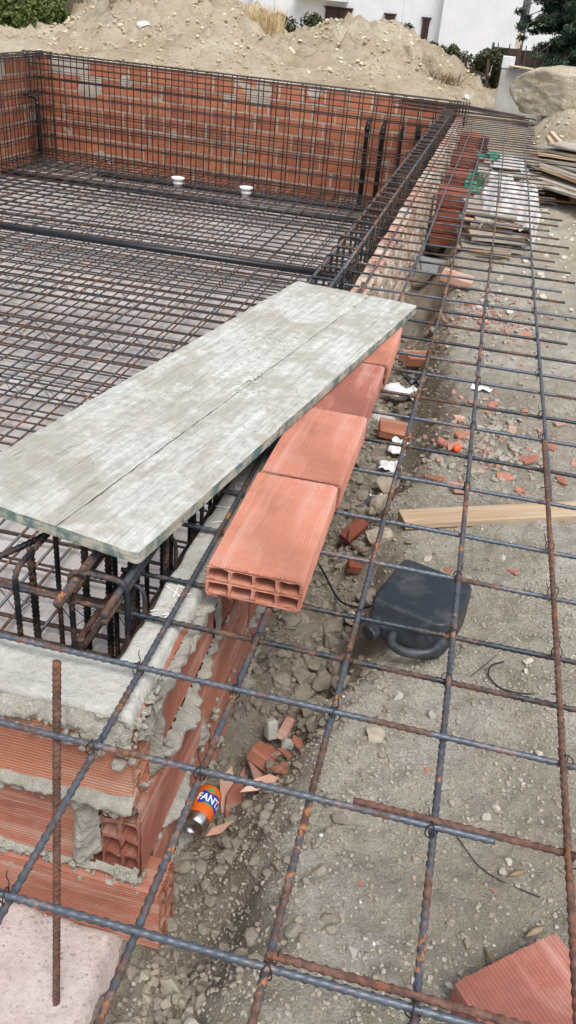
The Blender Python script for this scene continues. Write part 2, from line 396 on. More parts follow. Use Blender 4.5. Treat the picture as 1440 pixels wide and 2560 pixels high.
M['cement'] = simple('grey fibre cement', (0.22, 0.23, 0.235), 0.85, 0.2, 0.2, 12)
M['red_cap'] = simple('orange red plastic cap', (0.85, 0.10, 0.03), 0.35)
M['chalk'] = simple('white chalk', (0.85, 0.86, 0.88), 0.9)

# ------------------------------------------------------------------ tubes and rebar
def resample(pts, step):
    pts = np.asarray(pts, float); d = np.linalg.norm(np.diff(pts, axis=0), axis=1); s = np.concatenate([[0], np.cumsum(d)])
    n = max(2, int(s[-1] / step) + 1); t = np.linspace(0, s[-1], n)
    return np.stack([np.interp(t, s, pts[:, i]) for i in range(3)], 1), t
def fillet(pts, rad=0.03, n=5):
    pts = [np.asarray(p, float) for p in pts]; out = [pts[0]]
    for a, b, c in zip(pts[:-2], pts[1:-1], pts[2:]):
        u = a - b; v = c - b; lu, lv = np.linalg.norm(u), np.linalg.norm(v); r = min(rad, lu * .45, lv * .45)
        p, q = b + u / lu * r, b + v / lv * r
        for i in range(n + 1):
            t = i / n; out.append((1 - t) ** 2 * p + 2 * t * (1 - t) * b + t * t * q)
    out.append(pts[-1]); return np.array(out)
def tube_arrays(pts, r, seg=8, ribs=None, cap=True, s=None):
    pts = np.asarray(pts, float); n = len(pts)
    T = np.gradient(pts, axis=0); T /= np.linalg.norm(T, axis=1)[:, None] + 1e-12
    up = np.array([0, 0, 1.0]) if abs(T[0][2]) < 0.9 else np.array([1.0, 0, 0])
    N = np.zeros_like(T); u = up - T[0] * up.dot(T[0]); N[0] = u / np.linalg.norm(u)
    for i in range(1, n):
        u = N[i - 1] - T[i] * N[i - 1].dot(T[i]); N[i] = u / (np.linalg.norm(u) + 1e-12)
    B = np.cross(T, N)
    th = np.arange(seg) / seg * 2 * PI
    if s is None: s = np.concatenate([[0], np.cumsum(np.linalg.norm(np.diff(pts, axis=0), axis=1))])
    rr = np.full((n, seg), 1.0) * (np.asarray(r).reshape(-1, 1) if np.ndim(r) else r)
    if ribs:
        pitch = ribs; q = (th / PI) % 1.0; side = np.where(th < PI, 1, -1)
        ph = s[:, None] / pitch + q[None] * 0.9 * side[None]
        rib = np.clip(np.cos(2 * PI * ph), 0, 1) ** 1.5 * np.sin(q * PI)[None] ** 0.5
        long_ = np.exp(-((np.minimum(q, 1 - q)) / 0.07) ** 2)[None]
        rr = rr * (0.90 + 0.33 * rib ** 0.7 + 0.16 * long_)
    v = pts[:, None, :] + (np.cos(th)[None, :, None] * N[:, None, :] + np.sin(th)[None, :, None] * B[:, None, :]) * rr[:, :, None]
    v = v.reshape(-1, 3)
    a = np.arange(n * seg).reshape(n, seg); b = np.roll(a, -1, axis=1)
    f = np.stack([a[:-1], b[:-1], b[1:], a[1:]], -1).reshape(-1, 4)
    tri = []
    if cap:
        v = np.vstack([v, pts[0], pts[-1]]); c0, c1 = len(v) - 2, len(v) - 1
        tri = np.vstack([np.stack([b[0], a[0], np.full(seg, c0)], 1), np.stack([a[-1], b[-1], np.full(seg, c1)], 1)])
    return v, f, tri
class Acc:
    def __init__(s): s.v = []; s.q = []; s.t = []; s.n = 0; s.qm = []; s.tm = []
    def add(s, v, q=None, t=None, mi=0):
        if q is not None and len(q): s.q.append(np.asarray(q) + s.n); s.qm.append(np.full(len(q), mi))
        if t is not None and len(t): s.t.append(np.asarray(t) + s.n); s.tm.append(np.full(len(t), mi))
        s.v.append(np.asarray(v)); s.n += len(v)
    def mesh(s, name, mat, smooth=True):
        fs = []; fm = []
        if s.q: fs.append(np.vstack(s.q)); fm += s.qm
        if s.t: fs.append(np.vstack(s.t)); fm += s.tm
        return mesh_np(name, np.vstack(s.v), fs, mat, smooth, np.concatenate(fm))
def tube_mesh(name, pts, r, mat, seg=8, ribs=None, step=None, smooth=True):
    s = None
    if step: pts, s = resample(pts, step)
    v, q, t = tube_arrays(pts, r, seg, ribs, True, s)
    return mesh_np(name, v, [q, t], mat, smooth)
RBR = 0.0057

# ------------------------------------------------------------------ ground height
def far_y(x): return 12.6 + (-0.55 - x) * 0.095
def mound_h(x, y):
    """excavated soil heap behind the far wall (crest heights along the view fan)"""
    t = x / np.maximum(y, 1.0)
    xs = np.array([-.66, -.60, -.53, -.50, -.46, -.425, -.385, -.352, -.30, -.268, -.232, -.197, -.156, -.126, -.1, -.07, -.04, 0.0])
    hs = np.array([.16, .22, .18, .27, .62, .98, 1.16, 1.18, 1.02, .78, .52, .64, .80, .82, .70, .46, .22, 0.0])
    crest = np.interp(t, xs, hs)
    fy = far_y(x)
    rise = sstep(0.15, 3.6, y - fy)
    fall = 1 - sstep(6.5, 9.5, y - fy)
    base = 0.0
    return base + (crest) * (0.25 * sstep(0.1, 1.0, y - fy) + 0.75 * rise) * fall
def hg(x, y, detail=True):
    x = np.asarray(x, float); y = np.asarray(y, float)
    # yard to the right
    yard = -0.50 + 0.035 * fbm(x * 1.4, y * 1.4, oct=3, seed=3)
    yard = yard + 0.42 * sstep(8.5, 12.5, y) * sstep(0.25, 0.95, x) + 0.38 * sstep(11.2, 13.2, y)
    edge = -0.17 + 0.14 * sstep(1.2, 2.4, y) - 0.12 * sstep(5, 7, y) + 0.07 * fbm(x * 0 + 3.3, y * 2.2, oct=3, seed=5)
    tr = 1 - sstep(-0.19, 0.08, x - edge + 0.03 * fbm(x * 7, y * 7, oct=3, seed=8))
    dep = 0.17 + 0.05 * fbm(x * 2.5, y * 2.5, oct=2, seed=9)
    dep = dep + 0.15 * sstep(2.3, 3.4, y) + 0.03 * (1 - sstep(2.0, 3.0, y)); dep = dep * (1 - 0.75 * sstep(9.0, 11.0, y)) + 0.03
    yard = yard - tr * dep
    # left / front of the pool
    h = np.where(x > -0.44, yard, yard)
    front = -0.70 + 0.0 * x
    h = np.where((x < -0.44) & (y < 1.06), np.minimum(h, -0.68), h)
    # beyond the far wall
    fy = far_y(x)
    beyond = sstep(0.0, 0.12, y - fy - 0.08) * (x < 0.6)
    mh = -0.02 + mound_h(x, y)
    rightfade = sstep(-0.9, -0.2, x)
    h2 = mh * (1 - rightfade) + rightfade * (-0.12 + mound_h(x, y))
    h = h * (1 - beyond) + h2 * beyond
    far = sstep(22, 30, y)
    h = h * (1 - far) + (-0.25) * far
    h = np.where((x < -7.1) & (y > 1.0) & (y < fy + 0.1), 0.0 + mound_h(x, np.maximum(y, 13.0)) * 0, h)
    if detail:
        am = 1 + 0.6 * tr + 1.6 * sstep(13.2, 14.5, y)
        h = h + am * (0.012 * fbm(x * 6, y * 6, oct=3, seed=21) + 0.0095 * fbm(x * 22, y * 22, oct=3, seed=31))
        rid = np.abs(fbm(x * 1.8, y * 1.8, oct=4, seed=41))
        h = h + sstep(13.4, 14.6, y) * (0.09 * np.abs(fbm(x * 5 + 3, y * 5, oct=3, seed=45)) - 0.03 + 0.20 * rid - 0.09 + 0.075 * fbm(x * 4, y * 4, oct=4, seed=43) + 0.03 * fbm(x * 14, y * 14, oct=2, seed=47))
        cl = np.clip(fbm(x * 16, y * 16, oct=2, seed=51), 0, 1)
        h = h + tr * 0.022 * cl
    # pool excavation
    pit = ((x < -0.475) & (x > -6.95) & (y > 1.07) & (y < fy + 0.05))
    h = np.where(pit, -1.55, h)
    return h
def axis(parts):
    out = []
    for a, b, s0, s1 in parts:
        x = a
        while x < b - 1e-6:
            out.append(x); t = (x - a) / (b - a); x += s0 + (s1 - s0) * t
    out.append(parts[-1][1]); return np.array(out)
gx = np.concatenate([-axis([(9.5, 70, .3, 8)])[::-1], axis([(-9.42, -0.56, .075, .075), (-0.56, 1.15, .0125, .0125), (1.15, 4, .02, .2), (4, 70, .3, 8)])])
gy = axis([(-40, .25, 4, .05), (.25, 3.6, .0125, .0125), (3.6, 13, .016, .06), (13, 20, .06, .08), (20, 120, .2, 12)])
GX, GY = np.meshgrid(gx, gy, indexing='ij')
GZ = hg(GX, GY)
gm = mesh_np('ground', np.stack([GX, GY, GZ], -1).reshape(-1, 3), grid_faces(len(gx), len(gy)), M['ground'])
tag(link('ground', gm), kind='structure', label='dry grey brown soil of the building site, heaped behind the pool')
def gz(x, y): return float(hg(np.array([x]), np.array([y]))[0])

# pool floor and footing slab
def slab(name, x0, x1, y0, y1, z, th, mat, step, amp, label, ragged=0.0):
    xs = np.arange(x0, x1 + step, step); ys = np.arange(y0, y1 + step, step)
    X, Y = np.meshgrid(xs, ys, indexing='ij'); Z = z + amp * fbm(X * 5, Y * 5, oct=4, seed=61) + amp * 0.4 * fbm(X * 45, Y * 45, oct=2, seed=63)
    if ragged:
        e = np.minimum(np.minimum(X - x0, x1 - X), np.minimum(Y - y0, y1 - Y))
        Z = Z - (1 - sstep(0.0, ragged, e + 0.02 * fbm(X * 6, Y * 6, oct=3, seed=71))) * th
    return tag(link(name, mesh_np(name, np.stack([X, Y, Z], -1).reshape(-1, 3), grid_faces(len(xs), len(ys)), mat)), kind='structure', label=label)
slab('pool_floor', -6.95, -0.5, 1.1, 13.3, -1.42, 0.05, M['pool_floor'], 0.06, 0.006, 'pale concrete blinding under the reinforcement of the pool floor')
slab('footing_slab', -2.6, -0.425, 0.2, 1.06, -0.655, 0.09, M['pink_slab'], 0.01, 0.006, 'pinkish rough concrete strip below the corner of the brick wall', 0.07)

# ------------------------------------------------------------------ bricks
BL, BW, BH = 0.405, 0.205, 0.08
def curve_brick(name, L, W, H, nx, nz, wall, mats, rib=26, ragged=0.0, seed=0):
    """hollow clay block, length along X, width Y, height Z, centred; open cells run along X"""
    rr = random.Random(seed)
    cu = bpy.data.curves.new('tmp', 'CURVE'); cu.dimensions = '2D'; cu.fill_mode = 'BOTH'; cu.extrude = L / 2
    def poly(pts):
        sp = cu.splines.new('POLY'); sp.points.add(len(pts) - 1)
        for p, q in zip(sp.points, pts): p.co = (q[0], q[1], 0, 1)
        sp.use_cyclic_u = True
    out = []; d = 0.0012
    def side(p, q, n):
        for i in range(n):
            for t, o in ((0.0, 0), (0.30, 0), (0.42, d), (0.88, d)):
                u = (i + t) / n; x = p[0] + (q[0] - p[0]) * u; y = p[1] + (q[1] - p[1]) * u
                dx, dy = q[0] - p[0], q[1] - p[1]; l = math.hypot(dx, dy)
                out.append((x - dy / l * o, y + dx / l * o))
    w, h = W / 2, H / 2; c = 0.006
    side((-w + c, -h), (w - c, -h), rib); side((w, -h + c), (w, h - c), max(3, int(rib * H / W)))
    side((w - c, h), (-w + c, h), rib); side((-w, h - c), (-w, -h + c), max(3, int(rib * H / W)))
    poly(out)
    cw = (W - wall * (nx + 1)) / nx; ch = (H - wall * (nz + 1)) / nz
    for i in range(nx):
        for j in range(nz):
            x0 = -w + wall + i * (cw + wall); y0 = -h + wall + j * (ch + wall)
            J = lambda: rr.uniform(-1, 1) * ragged
            a = 0.004
            poly([(x0 + a + J(), y0 + J()), (x0 + J(), y0 + a), (x0 + J(), y0 + ch - a), (x0 + a, y0 + ch + J()), (x0 + cw / 2, y0 + ch + J()), (x0 + cw - a, y0 + ch + J()), (x0 + cw + J(), y0 + ch - a), (x0 + cw + J(), y0 + a), (x0 + cw - a, y0 + J()), (x0 + cw / 2, y0 + J())])
    o = bpy.data.objects.new('tmp', cu); col.objects.link(o)
    dg = bpy.context.evaluated_depsgraph_get(); me = bpy.data.meshes.new_from_object(o.evaluated_get(dg))
    bpy.data.objects.remove(o)
    n = len(me.vertices); co = np.empty(n * 3, np.float32); me.vertices.foreach_get('co', co); co = co.reshape(-1, 3)
    co = co[:, [2, 0, 1]]   # extrude axis -> X
    # slightly torn wire-cut ends
    end = np.abs(np.abs(co[:, 0]) - L / 2) < 1e-4
    co[end, 0] += (rng.random(end.sum()) - 0.5) * 0.005
    me.vertices.foreach_set('co', co.ravel().astype(np.float32)); me.name = name
    me.materials.clear()
    for m in mats: me.materials.append(m)
    me.polygons.foreach_set('material_index', np.zeros(len(me.polygons), np.int32))
    me.polygons.foreach_set('use_smooth', np.zeros(len(me.polygons), bool)); me.update()
    return me
hb_top = [curve_brick('hollow_brick', 0.421, 0.208, 0.079, 4, 2, 0.0075, [M['clay']], 27, 0.0015, s) for s in (1, 2)]
hb_wall = [curve_brick('hollow_brick', BL, BW, BH, 4, 2, 0.008, [M['clay_wall']], 24, 0.002, s) for s in (3, 4)]
hb_corner = curve_brick('hollow_brick', BL, BW, 0.088, 4, 2, 0.0075, [M['clay_wall']], 24, 0.004, 9)
def plain_brick(name, L, W, H, mat, bev=0.004, seed=0):
    bm = bmesh.new(); bmesh.ops.create_cube(bm, size=1); bmesh.ops.scale(bm, vec=(L, W, H), verts=bm.verts)
    rr = random.Random(seed)
    bmesh.ops.bevel(bm, geom=bm.edges, offset=bev, segments=1, affect='EDGES')
    for v in bm.verts: v.co += Vector([rr.uniform(-.002, .002) for _ in range(3)])
    return bm_mesh(name, bm, mat)
RX90 = Matrix.Rotation(PI / 2, 4, 'X')
def place(x, y, z, rz=0, rx=0, ry=0): return Matrix.Translation((x, y, z)) @ Matrix.Rotation(rz, 4, 'Z') @ Matrix.Rotation(ry, 4, 'Y') @ Matrix.Rotation(rx, 4, 'X')

# ---- mortar sheets: grid in a wall plane, pushed out of the brick face where joints are
def mortar_sheet(name, parent, origin, U, V, N, w, h, step, fn, mat, cull=-0.009, lump=0.006, seed=0):
    nu, nv = int(w / step) + 1, int(h / step) + 1
    u, v = np.meshgrid(np.linspace(0, w, nu), np.linspace(0, h, nv), indexing='ij')
    o, U, V, N = (np.array(a, float) for a in (origin, U, V, N))
    f = fn(u, v)
    P = o + u[..., None] * U + v[..., None] * V
    f = f + lump * (f > -0.006) * fbm(P[..., 0] * 38, P[..., 1] * 38, P[..., 2] * 38, oct=3, seed=seed + 5)
    P = P + f[..., None] * N
    F = grid_faces(nu, nv); fv = f.reshape(-1)[F].max(axis=1); F = F[fv > cull]
    used = np.unique(F); mp = np.zeros(nu * nv, np.int64); mp[used] = np.arange(len(used))
    if np.dot(np.cross(U, V), N) < 0: F = F[:, ::-1]
    return link(name, mesh_np(name, P.reshape(-1, 3)[used], mp[F], mat), parent)
def gauss(d, s): return np.exp(-(d / s) ** 2)

ZT = -0.036            # wall top
XO = -0.428            # outer (yard side) face of the long wall
YF = 1.02              # outer face of the front wall
TH = 0.088
# ================================================================== near front wall (runs to the left)
fw = thing('brick_wall', 'ribbed hollow brick front wall corner, thickly smeared with wet grey mortar, above the pink slab', 'wall', (-0.9, YF, -0.65))
FI = fw.matrix_world.inverted() if False else Matrix.Translation((0.9, -YF, 0.65))
course_z = [ZT - 0.112, ZT - 0.112 - 0.222, ZT - 0.112 - 0.444]
for ci, cz in enumerate(course_z + [course_z[2] - 0.222, course_z[2] - 0.444, course_z[2] - 0.666]):
    if ci == 0: x = XO - 0.004
    elif ci == 1: x = XO - 0.128
    elif ci == 2: x = XO + 0.050
    else: x = XO + (0 if ci % 2 else -0.2)
    k_ = 0
    yy = YF + 0.04 + (0.006 if ci == 1 else -0.004 if ci == 2 else 0)
    while x > -3.2:
        me = hb_corner if (k_ == 0 and ci in (0, 2)) else hb_wall[(ci + k_) % 2]
        linkm('brick', me, fw, FI @ place(x - BL / 2, yy, cz + random.uniform(-.002, .002), random.uniform(-.006, .006)) @ RX90)
        x -= BL + 0.014; k_ += 1
def f_front(u, v):
    # u runs left from the corner, v runs down from the top
    x = XO - u; n1 = fbm(x * 6, v * 6, oct=3, seed=81); n2 = fbm(x * 22, v * 22, oct=4, seed=83)
    drip = 0.062 + 0.045 * fbm(x * 9, x * 0, oct=4, seed=85)
    f = -0.03 + 0.058 * (1 - sstep(drip * 0.75, drip * 1.3, v + 0.012 * n2)) * (0.85 + 0.45 * n1) - 0.018 * (1 - sstep(0.0, 0.030, v)) + 0.012 * np.abs(n2) * (v < drip * 1.2)
    j1 = gauss(v - 0.222 + 0.008 * n1, 0.021 + 0.010 * np.abs(n1)); j2 = gauss(v - 0.447 + 0.01 * n1, 0.016)
    f = np.maximum(f, -0.022 + j1 * (0.036 + 0.022 * n1) + 0.004 * n2)
    f = np.maximum(f, -0.022 + j2 * (0.034 + 0.016 * n1) + 0.004 * n2)
    blob = gauss(u - 0.112, 0.032) * sstep(0.2, 0.25, v) * (1 - sstep(0.42, 0.46, v))
    f = np.maximum(f, -0.03 + blob * (0.046 + 0.03 * n2))
    # hanging tongues of mortar
    for (uc, vc, su, sv) in ((0.50, 0.26, .02, .05), (0.27, 0.50, 0.05, 0.03), (0.43, 0.34, 0.012, 0.09)):
        f = np.maximum(f, -0.026 + 0.032 * gauss(u - uc, su) * gauss(v - vc, sv) + 0.010 * n2)
    return f
mortar_sheet('mortar', fw, (XO - 0.0 + 0.9, YF + 0.001 - YF, ZT + 0.01 + 0.65), (-1, 0, 0), (0, 0, -1), (0, -1, 0), 2.0, 0.66, 0.0042, f_front, M['mortar'], seed=1, lump=0.009)
# trowelled mortar bed on top of the front wall
def top_bed(name, parent, off, x0, x1, y0, y1, z, mat, seed, over=0.012, step=0.006):
    xs = np.linspace(x0, x1, int((x1 - x0) / step) + 2); ys = np.linspace(y0, y1, int((y1 - y0) / step) + 2)
    X, Y = np.meshgrid(xs, ys, indexing='ij')
    e = np.minimum(np.minimum(X - x0, x1 - X), np.minimum(Y - y0, y1 - Y)) + 0.006 * fbm(X * 14, Y * 14, oct=3, seed=seed)
    Z = z + 0.004 * fbm(X * 9, Y * 9, oct=3, seed=seed + 1) - 0.035 * (1 - sstep(0.0, 0.014, e)) + 0.0012 * fbm(X * 60, Y * 60, oct=2, seed=seed + 2)
    ck = np.abs(fbm(X * 6, Y * 6, oct=3, seed=seed + 6)); Z = Z - 0.006 * gauss(ck, 0.02)
    P = np.stack([X - off[0], Y - off[1], Z - off[2]], -1).reshape(-1, 3)
    return link(name, mesh_np(name, P, grid_faces(len(xs), len(ys)), mat), parent)
top_bed('mortar_bed', fw, (-0.9, YF, -0.65), -2.6, XO - 0.004, YF + 0.004, YF + 0.155, ZT + 0.014, M['mortar_smooth'], 101)

# ================================================================== long wall beside the yard
lw = thing('brick_wall', 'long hollow brick wall running away beside the yard, its outer face daubed with mortar', 'wall', (XO - 0.05, 6.8, -1.4))
LI = Matrix.Translation((-(XO - 0.05), -6.8, 1.4))
xc = XO - TH / 2
for ci, cz in enumerate(course_z + [course_z[2] - 0.222 * k for k in (1, 2, 3)]):
    y = YF + (0.098 if ci == 0 else 0.012 if ci == 1 else 0.10 if ci == 2 else 0.1 + 0.2 * (ci % 2))
    yend = 2.98 if ci < 4 else 12.5; k_ = 0
    while y < yend - 0.1:
        L = min(BL, yend - y)
        near = y < 3.1
        me = hb_corner if (k_ == 0 and ci == 1) else hb_wall[(ci + k_) % 2]
        if not near: me = None
        if me: linkm('brick', me, lw, LI @ place(xc + random.uniform(-.002, .002) + (0.008 if ci == 1 else 0), y + L / 2, cz + random.uniform(-.002, .002), PI / 2 + random.uniform(-.005, .005)) @ RX90 @ Matrix.Diagonal((L / BL, 1, 1, 1)))
        else:
            if 'lb' not in M: M['lb'] = plain_brick('wall_brick', BL, TH, 0.205, M['clay_wall'])
            linkm('brick', M['lb'], lw, LI @ place(xc, y + L / 2, cz, PI / 2) @ Matrix.Diagonal((L / BL, 1, 1, 1)))
        y += BL + 0.012; k_ += 1
sold = [plain_brick('upright_brick', 0.176, 0.072, 0.425, M['clay_pale'], 0.004, s) for s in range(4)]
capb = [plain_brick('mortar_cap', 0.178, 0.078, 0.02, M['clay_pale'], 0.004, 5), plain_brick('mortar_cap', 0.178, 0.078, 0.022, M['mortar_old'], 0.005, 6)]
xs_ = XO - 0.038
y = 2.98; k_ = 0
while y < 12.35:
    linkm('brick', sold[k_ % 4], lw, LI @ place(xs_ + random.uniform(-.005, .004), y + 0.09, ZT - 0.228 + random.uniform(-.01, .006), PI / 2 + random.uniform(-.03, .03)))
    linkm('brick', sold[(k_ + 1) % 4], lw, LI @ place(xs_ + random.uniform(-.005, .004), y + 0.09, ZT - 0.228 - 0.43, PI / 2 + random.uniform(-.02, .02)))
    linkm('brick_cap', capb[1 if k_ in (5, 6, 9, 13, 14, 15, 22, 23, 24, 30, 31, 32, 33, 40, 41, 42) else 0], lw, LI @ place(xs_ + random.uniform(-.007, .003), y + 0.09, ZT - 0.005 + random.uniform(-.004, .004), PI / 2 + random.uniform(-.04, .04)))
    y += 0.1815; k_ += 1
def f_side(u, v):
    y = YF + u; n1 = fbm(y * 5, v * 5, oct=3, seed=91); n2 = fbm(y * 20, v * 20, oct=3, seed=93); n3 = fbm(y * 70, v * 70, oct=2, seed=95)
    f = -0.030 + 0.05 * (1 - sstep(0.012, 0.036, v + 0.013 * n1 + 0.012 * n2))
    # thick lump at the corner
    f = np.maximum(f, -0.02 + 0.040 * gauss(u - 0.03, 0.05) * (1 - sstep(0.03, 0.055, v + 0.02 * n1)))
    f = np.maximum(f, -0.024 + 0.036 * gauss(u - 0.093, 0.009) * (1 - sstep(0.20, 0.26, v + 0.02 * n1)) + 0.006 * n2)
    for vj, a in ((0.222, 0.038), (0.446, 0.036), (0.668, 0.032)):
        f = np.maximum(f, -0.026 + gauss(v - vj - 0.018 * n1, np.maximum(0.006, 0.014 + 0.014 * n1)) * (a - 0.010 + 0.034 * n1) + 0.013 * n2 * (np.abs(v - vj) < 0.07) + 0.005 * n3)
    for uc, vc, su, sv in ((0.52, 0.10, .012, .11), (1.1, .16, .03, .09), (1.5, .1, .05, .07), (0.42, 0.42, 0.06, 0.035)):
        f = np.maximum(f, -0.024 + (0.032 + 0.010 * n1) * gauss(u - uc, su) * gauss(v - vc, sv) + 0.009 * n2)
    return f
mortar_sheet('mortar', lw, (XO + 0.002 + 0.008 - (XO - 0.05), YF - 6.8, ZT + 0.008 + 1.4), (0, 1, 0), (0, 0, -1), (1, 0, 0), 2.1, 0.72, 0.0045, f_side, M['mortar'], seed=2, lump=0.009)
def f_old(u, v):
    y = 2.98 + u; n1 = fbm(y * 5, v * 3, oct=3, seed=191); n2 = fbm(y * 17, v * 9, oct=3, seed=193)
    ph = (u / 0.1815) % 1.0; d = np.minimum(ph, 1 - ph) * 0.1815
    f = -0.020 + gauss(d, 0.012) * (0.026 + 0.012 * n1) + 0.006 * n2
    f = np.maximum(f, -0.016 + 0.045 * np.clip(n2 - 0.12 + 0.3 * n1, 0, 0.6))
    ph2 = (u / 0.0605) % 1.0
    f = f + 0.006 * (np.abs(ph2 - .5) * 2 - 0.5)
    return f
mortar_sheet('old_mortar', lw, (XO + 0.002 - (XO - 0.05), 2.98 - 6.8, ZT - 0.015 + 1.4), (0, 1, 0), (0, 0, -1), (1, 0, 0), 9.4, 0.86, 0.012, f_old, M['mortar_old'], cull=-0.006, seed=3, lump=0.008)
top_bed('mortar_bed', lw, (XO - 0.05, 6.8, -1.4), XO - 0.102, XO - 0.004, YF + 0.06, 2.97, ZT + 0.011, M['mortar_smooth'], 131)
def lumps(name, parent, off, pts, seed, mat, flat=(1, 1, 1)):
    r_ = np.random.default_rng(seed); var = [rock_verts(ico2_v, 900 + seed + i, 5, 0.9, 0.22) for i in range(6)]; A = Acc()
    for (x, y, z, r) in pts:
        a = r_.random() * 6.28; v = var[r_.integers(6)]; c_, s_ = math.cos(a), math.sin(a)
        v = np.stack([v[:, 0] * c_ - v[:, 2] * s_, v[:, 1], v[:, 0] * s_ + v[:, 2] * c_], 1) * r * r_.uniform(.5, 1.6, 3)
        A.add(v + np.array([x - off[0], y - off[1], z - off[2]]), None, ico2_f)
    o = link(name, A.mesh(name, mat, False), parent); o['kind'] = 'stuff'; return o
def lump_pts():
    r_ = np.random.default_rng(55); F_ = []; S__ = []
    for i in range(330):
        x = XO - r_.random() * 1.0; dr = 0.062 + 0.045 * float(fbm(np.array([x * 9.0]), np.array([0.0]), oct=4, seed=85)[0])
        F_.append((x, YF - 0.004 - 0.016 * r_.random(), ZT - dr * r_.uniform(0.2, 1.25), 0.003 + 0.012 * r_.random() ** 3))
    for i in range(260):
        x = XO - r_.random() * 1.0; vj = r_.choice([0.222, 0.447]); F_.append((x, YF - 0.002, ZT - vj + r_.normal(0, .014), 0.003 + 0.008 * r_.random() ** 2))
    for i in range(420):
        y = YF + r_.random() * 2.0; vj = r_.choice([0.02, 0.222, 0.446, 0.668], p=[.35, .3, .25, .1]); S__.append((XO + 0.004 + r_.uniform(-.006, .006), y, ZT - vj + r_.normal(0, .018), 0.002 + 0.010 * r_.random() ** 3))
    for i in range(90):
        S__.append((XO + r_.uniform(-.004, .008), YF + r_.uniform(-.01, .14), ZT - r_.uniform(-.002, .05), 0.003 + 0.010 * r_.random() ** 3))
    return F_, S__
# chalk scribbles on the bed
def scribble(parent, off, strokes, name='chalk_mark'):
    A = Acc()
    for st in strokes:
        p, s = resample([(a[0] - off[0], a[1] - off[1], ZT + 0.0150 - off[2]) for a in st], 0.004)
        v, q, t = tube_arrays(p, 0.0014, 5); v[:, 2] = (v[:, 2] - p[0][2]) * 0.6 + p[0][2]
        A.add(v, q, t)
    return link(name, A.mesh(name, M['chalk']), parent)
lo = (XO - 0.05, 6.8, -1.4)
def arc(cx, cy, r, a0, a1, sq=0.8): return [(cx + r * math.cos(R(a)), cy + r * sq * math.sin(R(a))) for a in range(a0, a1 + 1, 15)]
scribble(lw, lo, [[(-0.515, 1.42), (-0.475, 1.395), (-0.455, 1.41)], arc(-0.485, 1.41, 0.022, -80, 100), [(-0.485, 1.385), (-0.49, 1.435)],
                  [(-0.515, 1.325), (-0.50, 1.335)], [(-0.487, 1.32), (-0.475, 1.33), (-0.48, 1.305)],
                  [(-0.515, 1.78), (-0.47, 1.785)], arc(-0.485, 1.90, 0.018, -90, 110), [(-0.487, 1.88), (-0.50, 1.91), (-0.482, 1.92)], [(-0.50, 1.70), (-0.47, 1.72)]])

# ================================================================== far wall and left wall
fang = math.atan2(-0.095, 1.0)
FXA, FXB = -6.82, -0.53
fwall = thing('brick_wall', 'orange brick far wall of the pool with pale mortar joints, behind the rebar grid', 'wall', (FXB, 12.6, -1.42), rot=(0, 0, fang))
flen = (FXB - FXA) / math.cos(fang)
fb = [plain_brick('wall_brick', 0.32, 0.1, 0.196, M['clay_far'], 0.003, 20 + s) for s in range(5)]
def brick_face(root, length, top, rows, bl, hjoint=0.012, start=0.0):
    """bricks in the local XZ plane, running to -X, face towards -Y"""
    rh = top / rows
    for r in range(rows):
        off = (0 if r % 2 else bl * 0.5) + random.uniform(-.02, .02); x = -start + 0.0
        xx = off - bl
        while xx < length:
            a = max(0.0, xx); b = min(length, xx + bl - 0.024)
            if b - a > 0.03:
                o = linkm('brick', random.choice(fb), root, Matrix.Translation((-(a + b) / 2, 0.05 + random.uniform(-.003, .003), rh * (r + .5))) @ Matrix.Rotation(random.uniform(-.006, .006), 4, 'Y') @ Matrix.Diagonal(((b - a) / 0.32, 1, rh * 0.875 / 0.196, 1)))
            xx += bl + random.uniform(-.01, .01)
    def fm(u, v):
        n = fbm(u * 5, v * 5, oct=3, seed=201); n2 = fbm(u * 2.2 + 7, v * 2.2, oct=2, seed=203)
        return -0.0045 + 0.003 * n + 0.035 * np.clip(n2 - 1.02, 0, 0.35) + 0.006 * np.clip(v - 1.0, 0, .3)
    mortar_sheet('mortar', root, (-length, 0, 0), (1, 0, 0), (0, 0, 1), (0, -1, 0), length, top, 0.03, fm, M['mortar_far'], cull=-1, lump=0.0)
brick_face(fwall, flen, 1.485, 7, 0.335)
# rough mortar on the far wall top
lump = mortar_sheet('mortar_cap', fwall, (-flen, 0.0, 1.49), (1, 0, 0), (0, 1, 0), (0, 0, 1), flen, 0.11, 0.02, lambda u, v: 0.012 + 0.012 * fbm(u * 7, v * 7, oct=3, seed=211), M['mortar_old'], cull=-1, lump=0)
leftw = thing('brick_wall', 'orange brick left wall of the pool meeting the far wall in the corner', 'wall', (-6.82, 13.2, -1.42), rot=(0, 0, PI / 2 ))
brick_face(leftw, 2.6, 1.485, 7, 0.335)

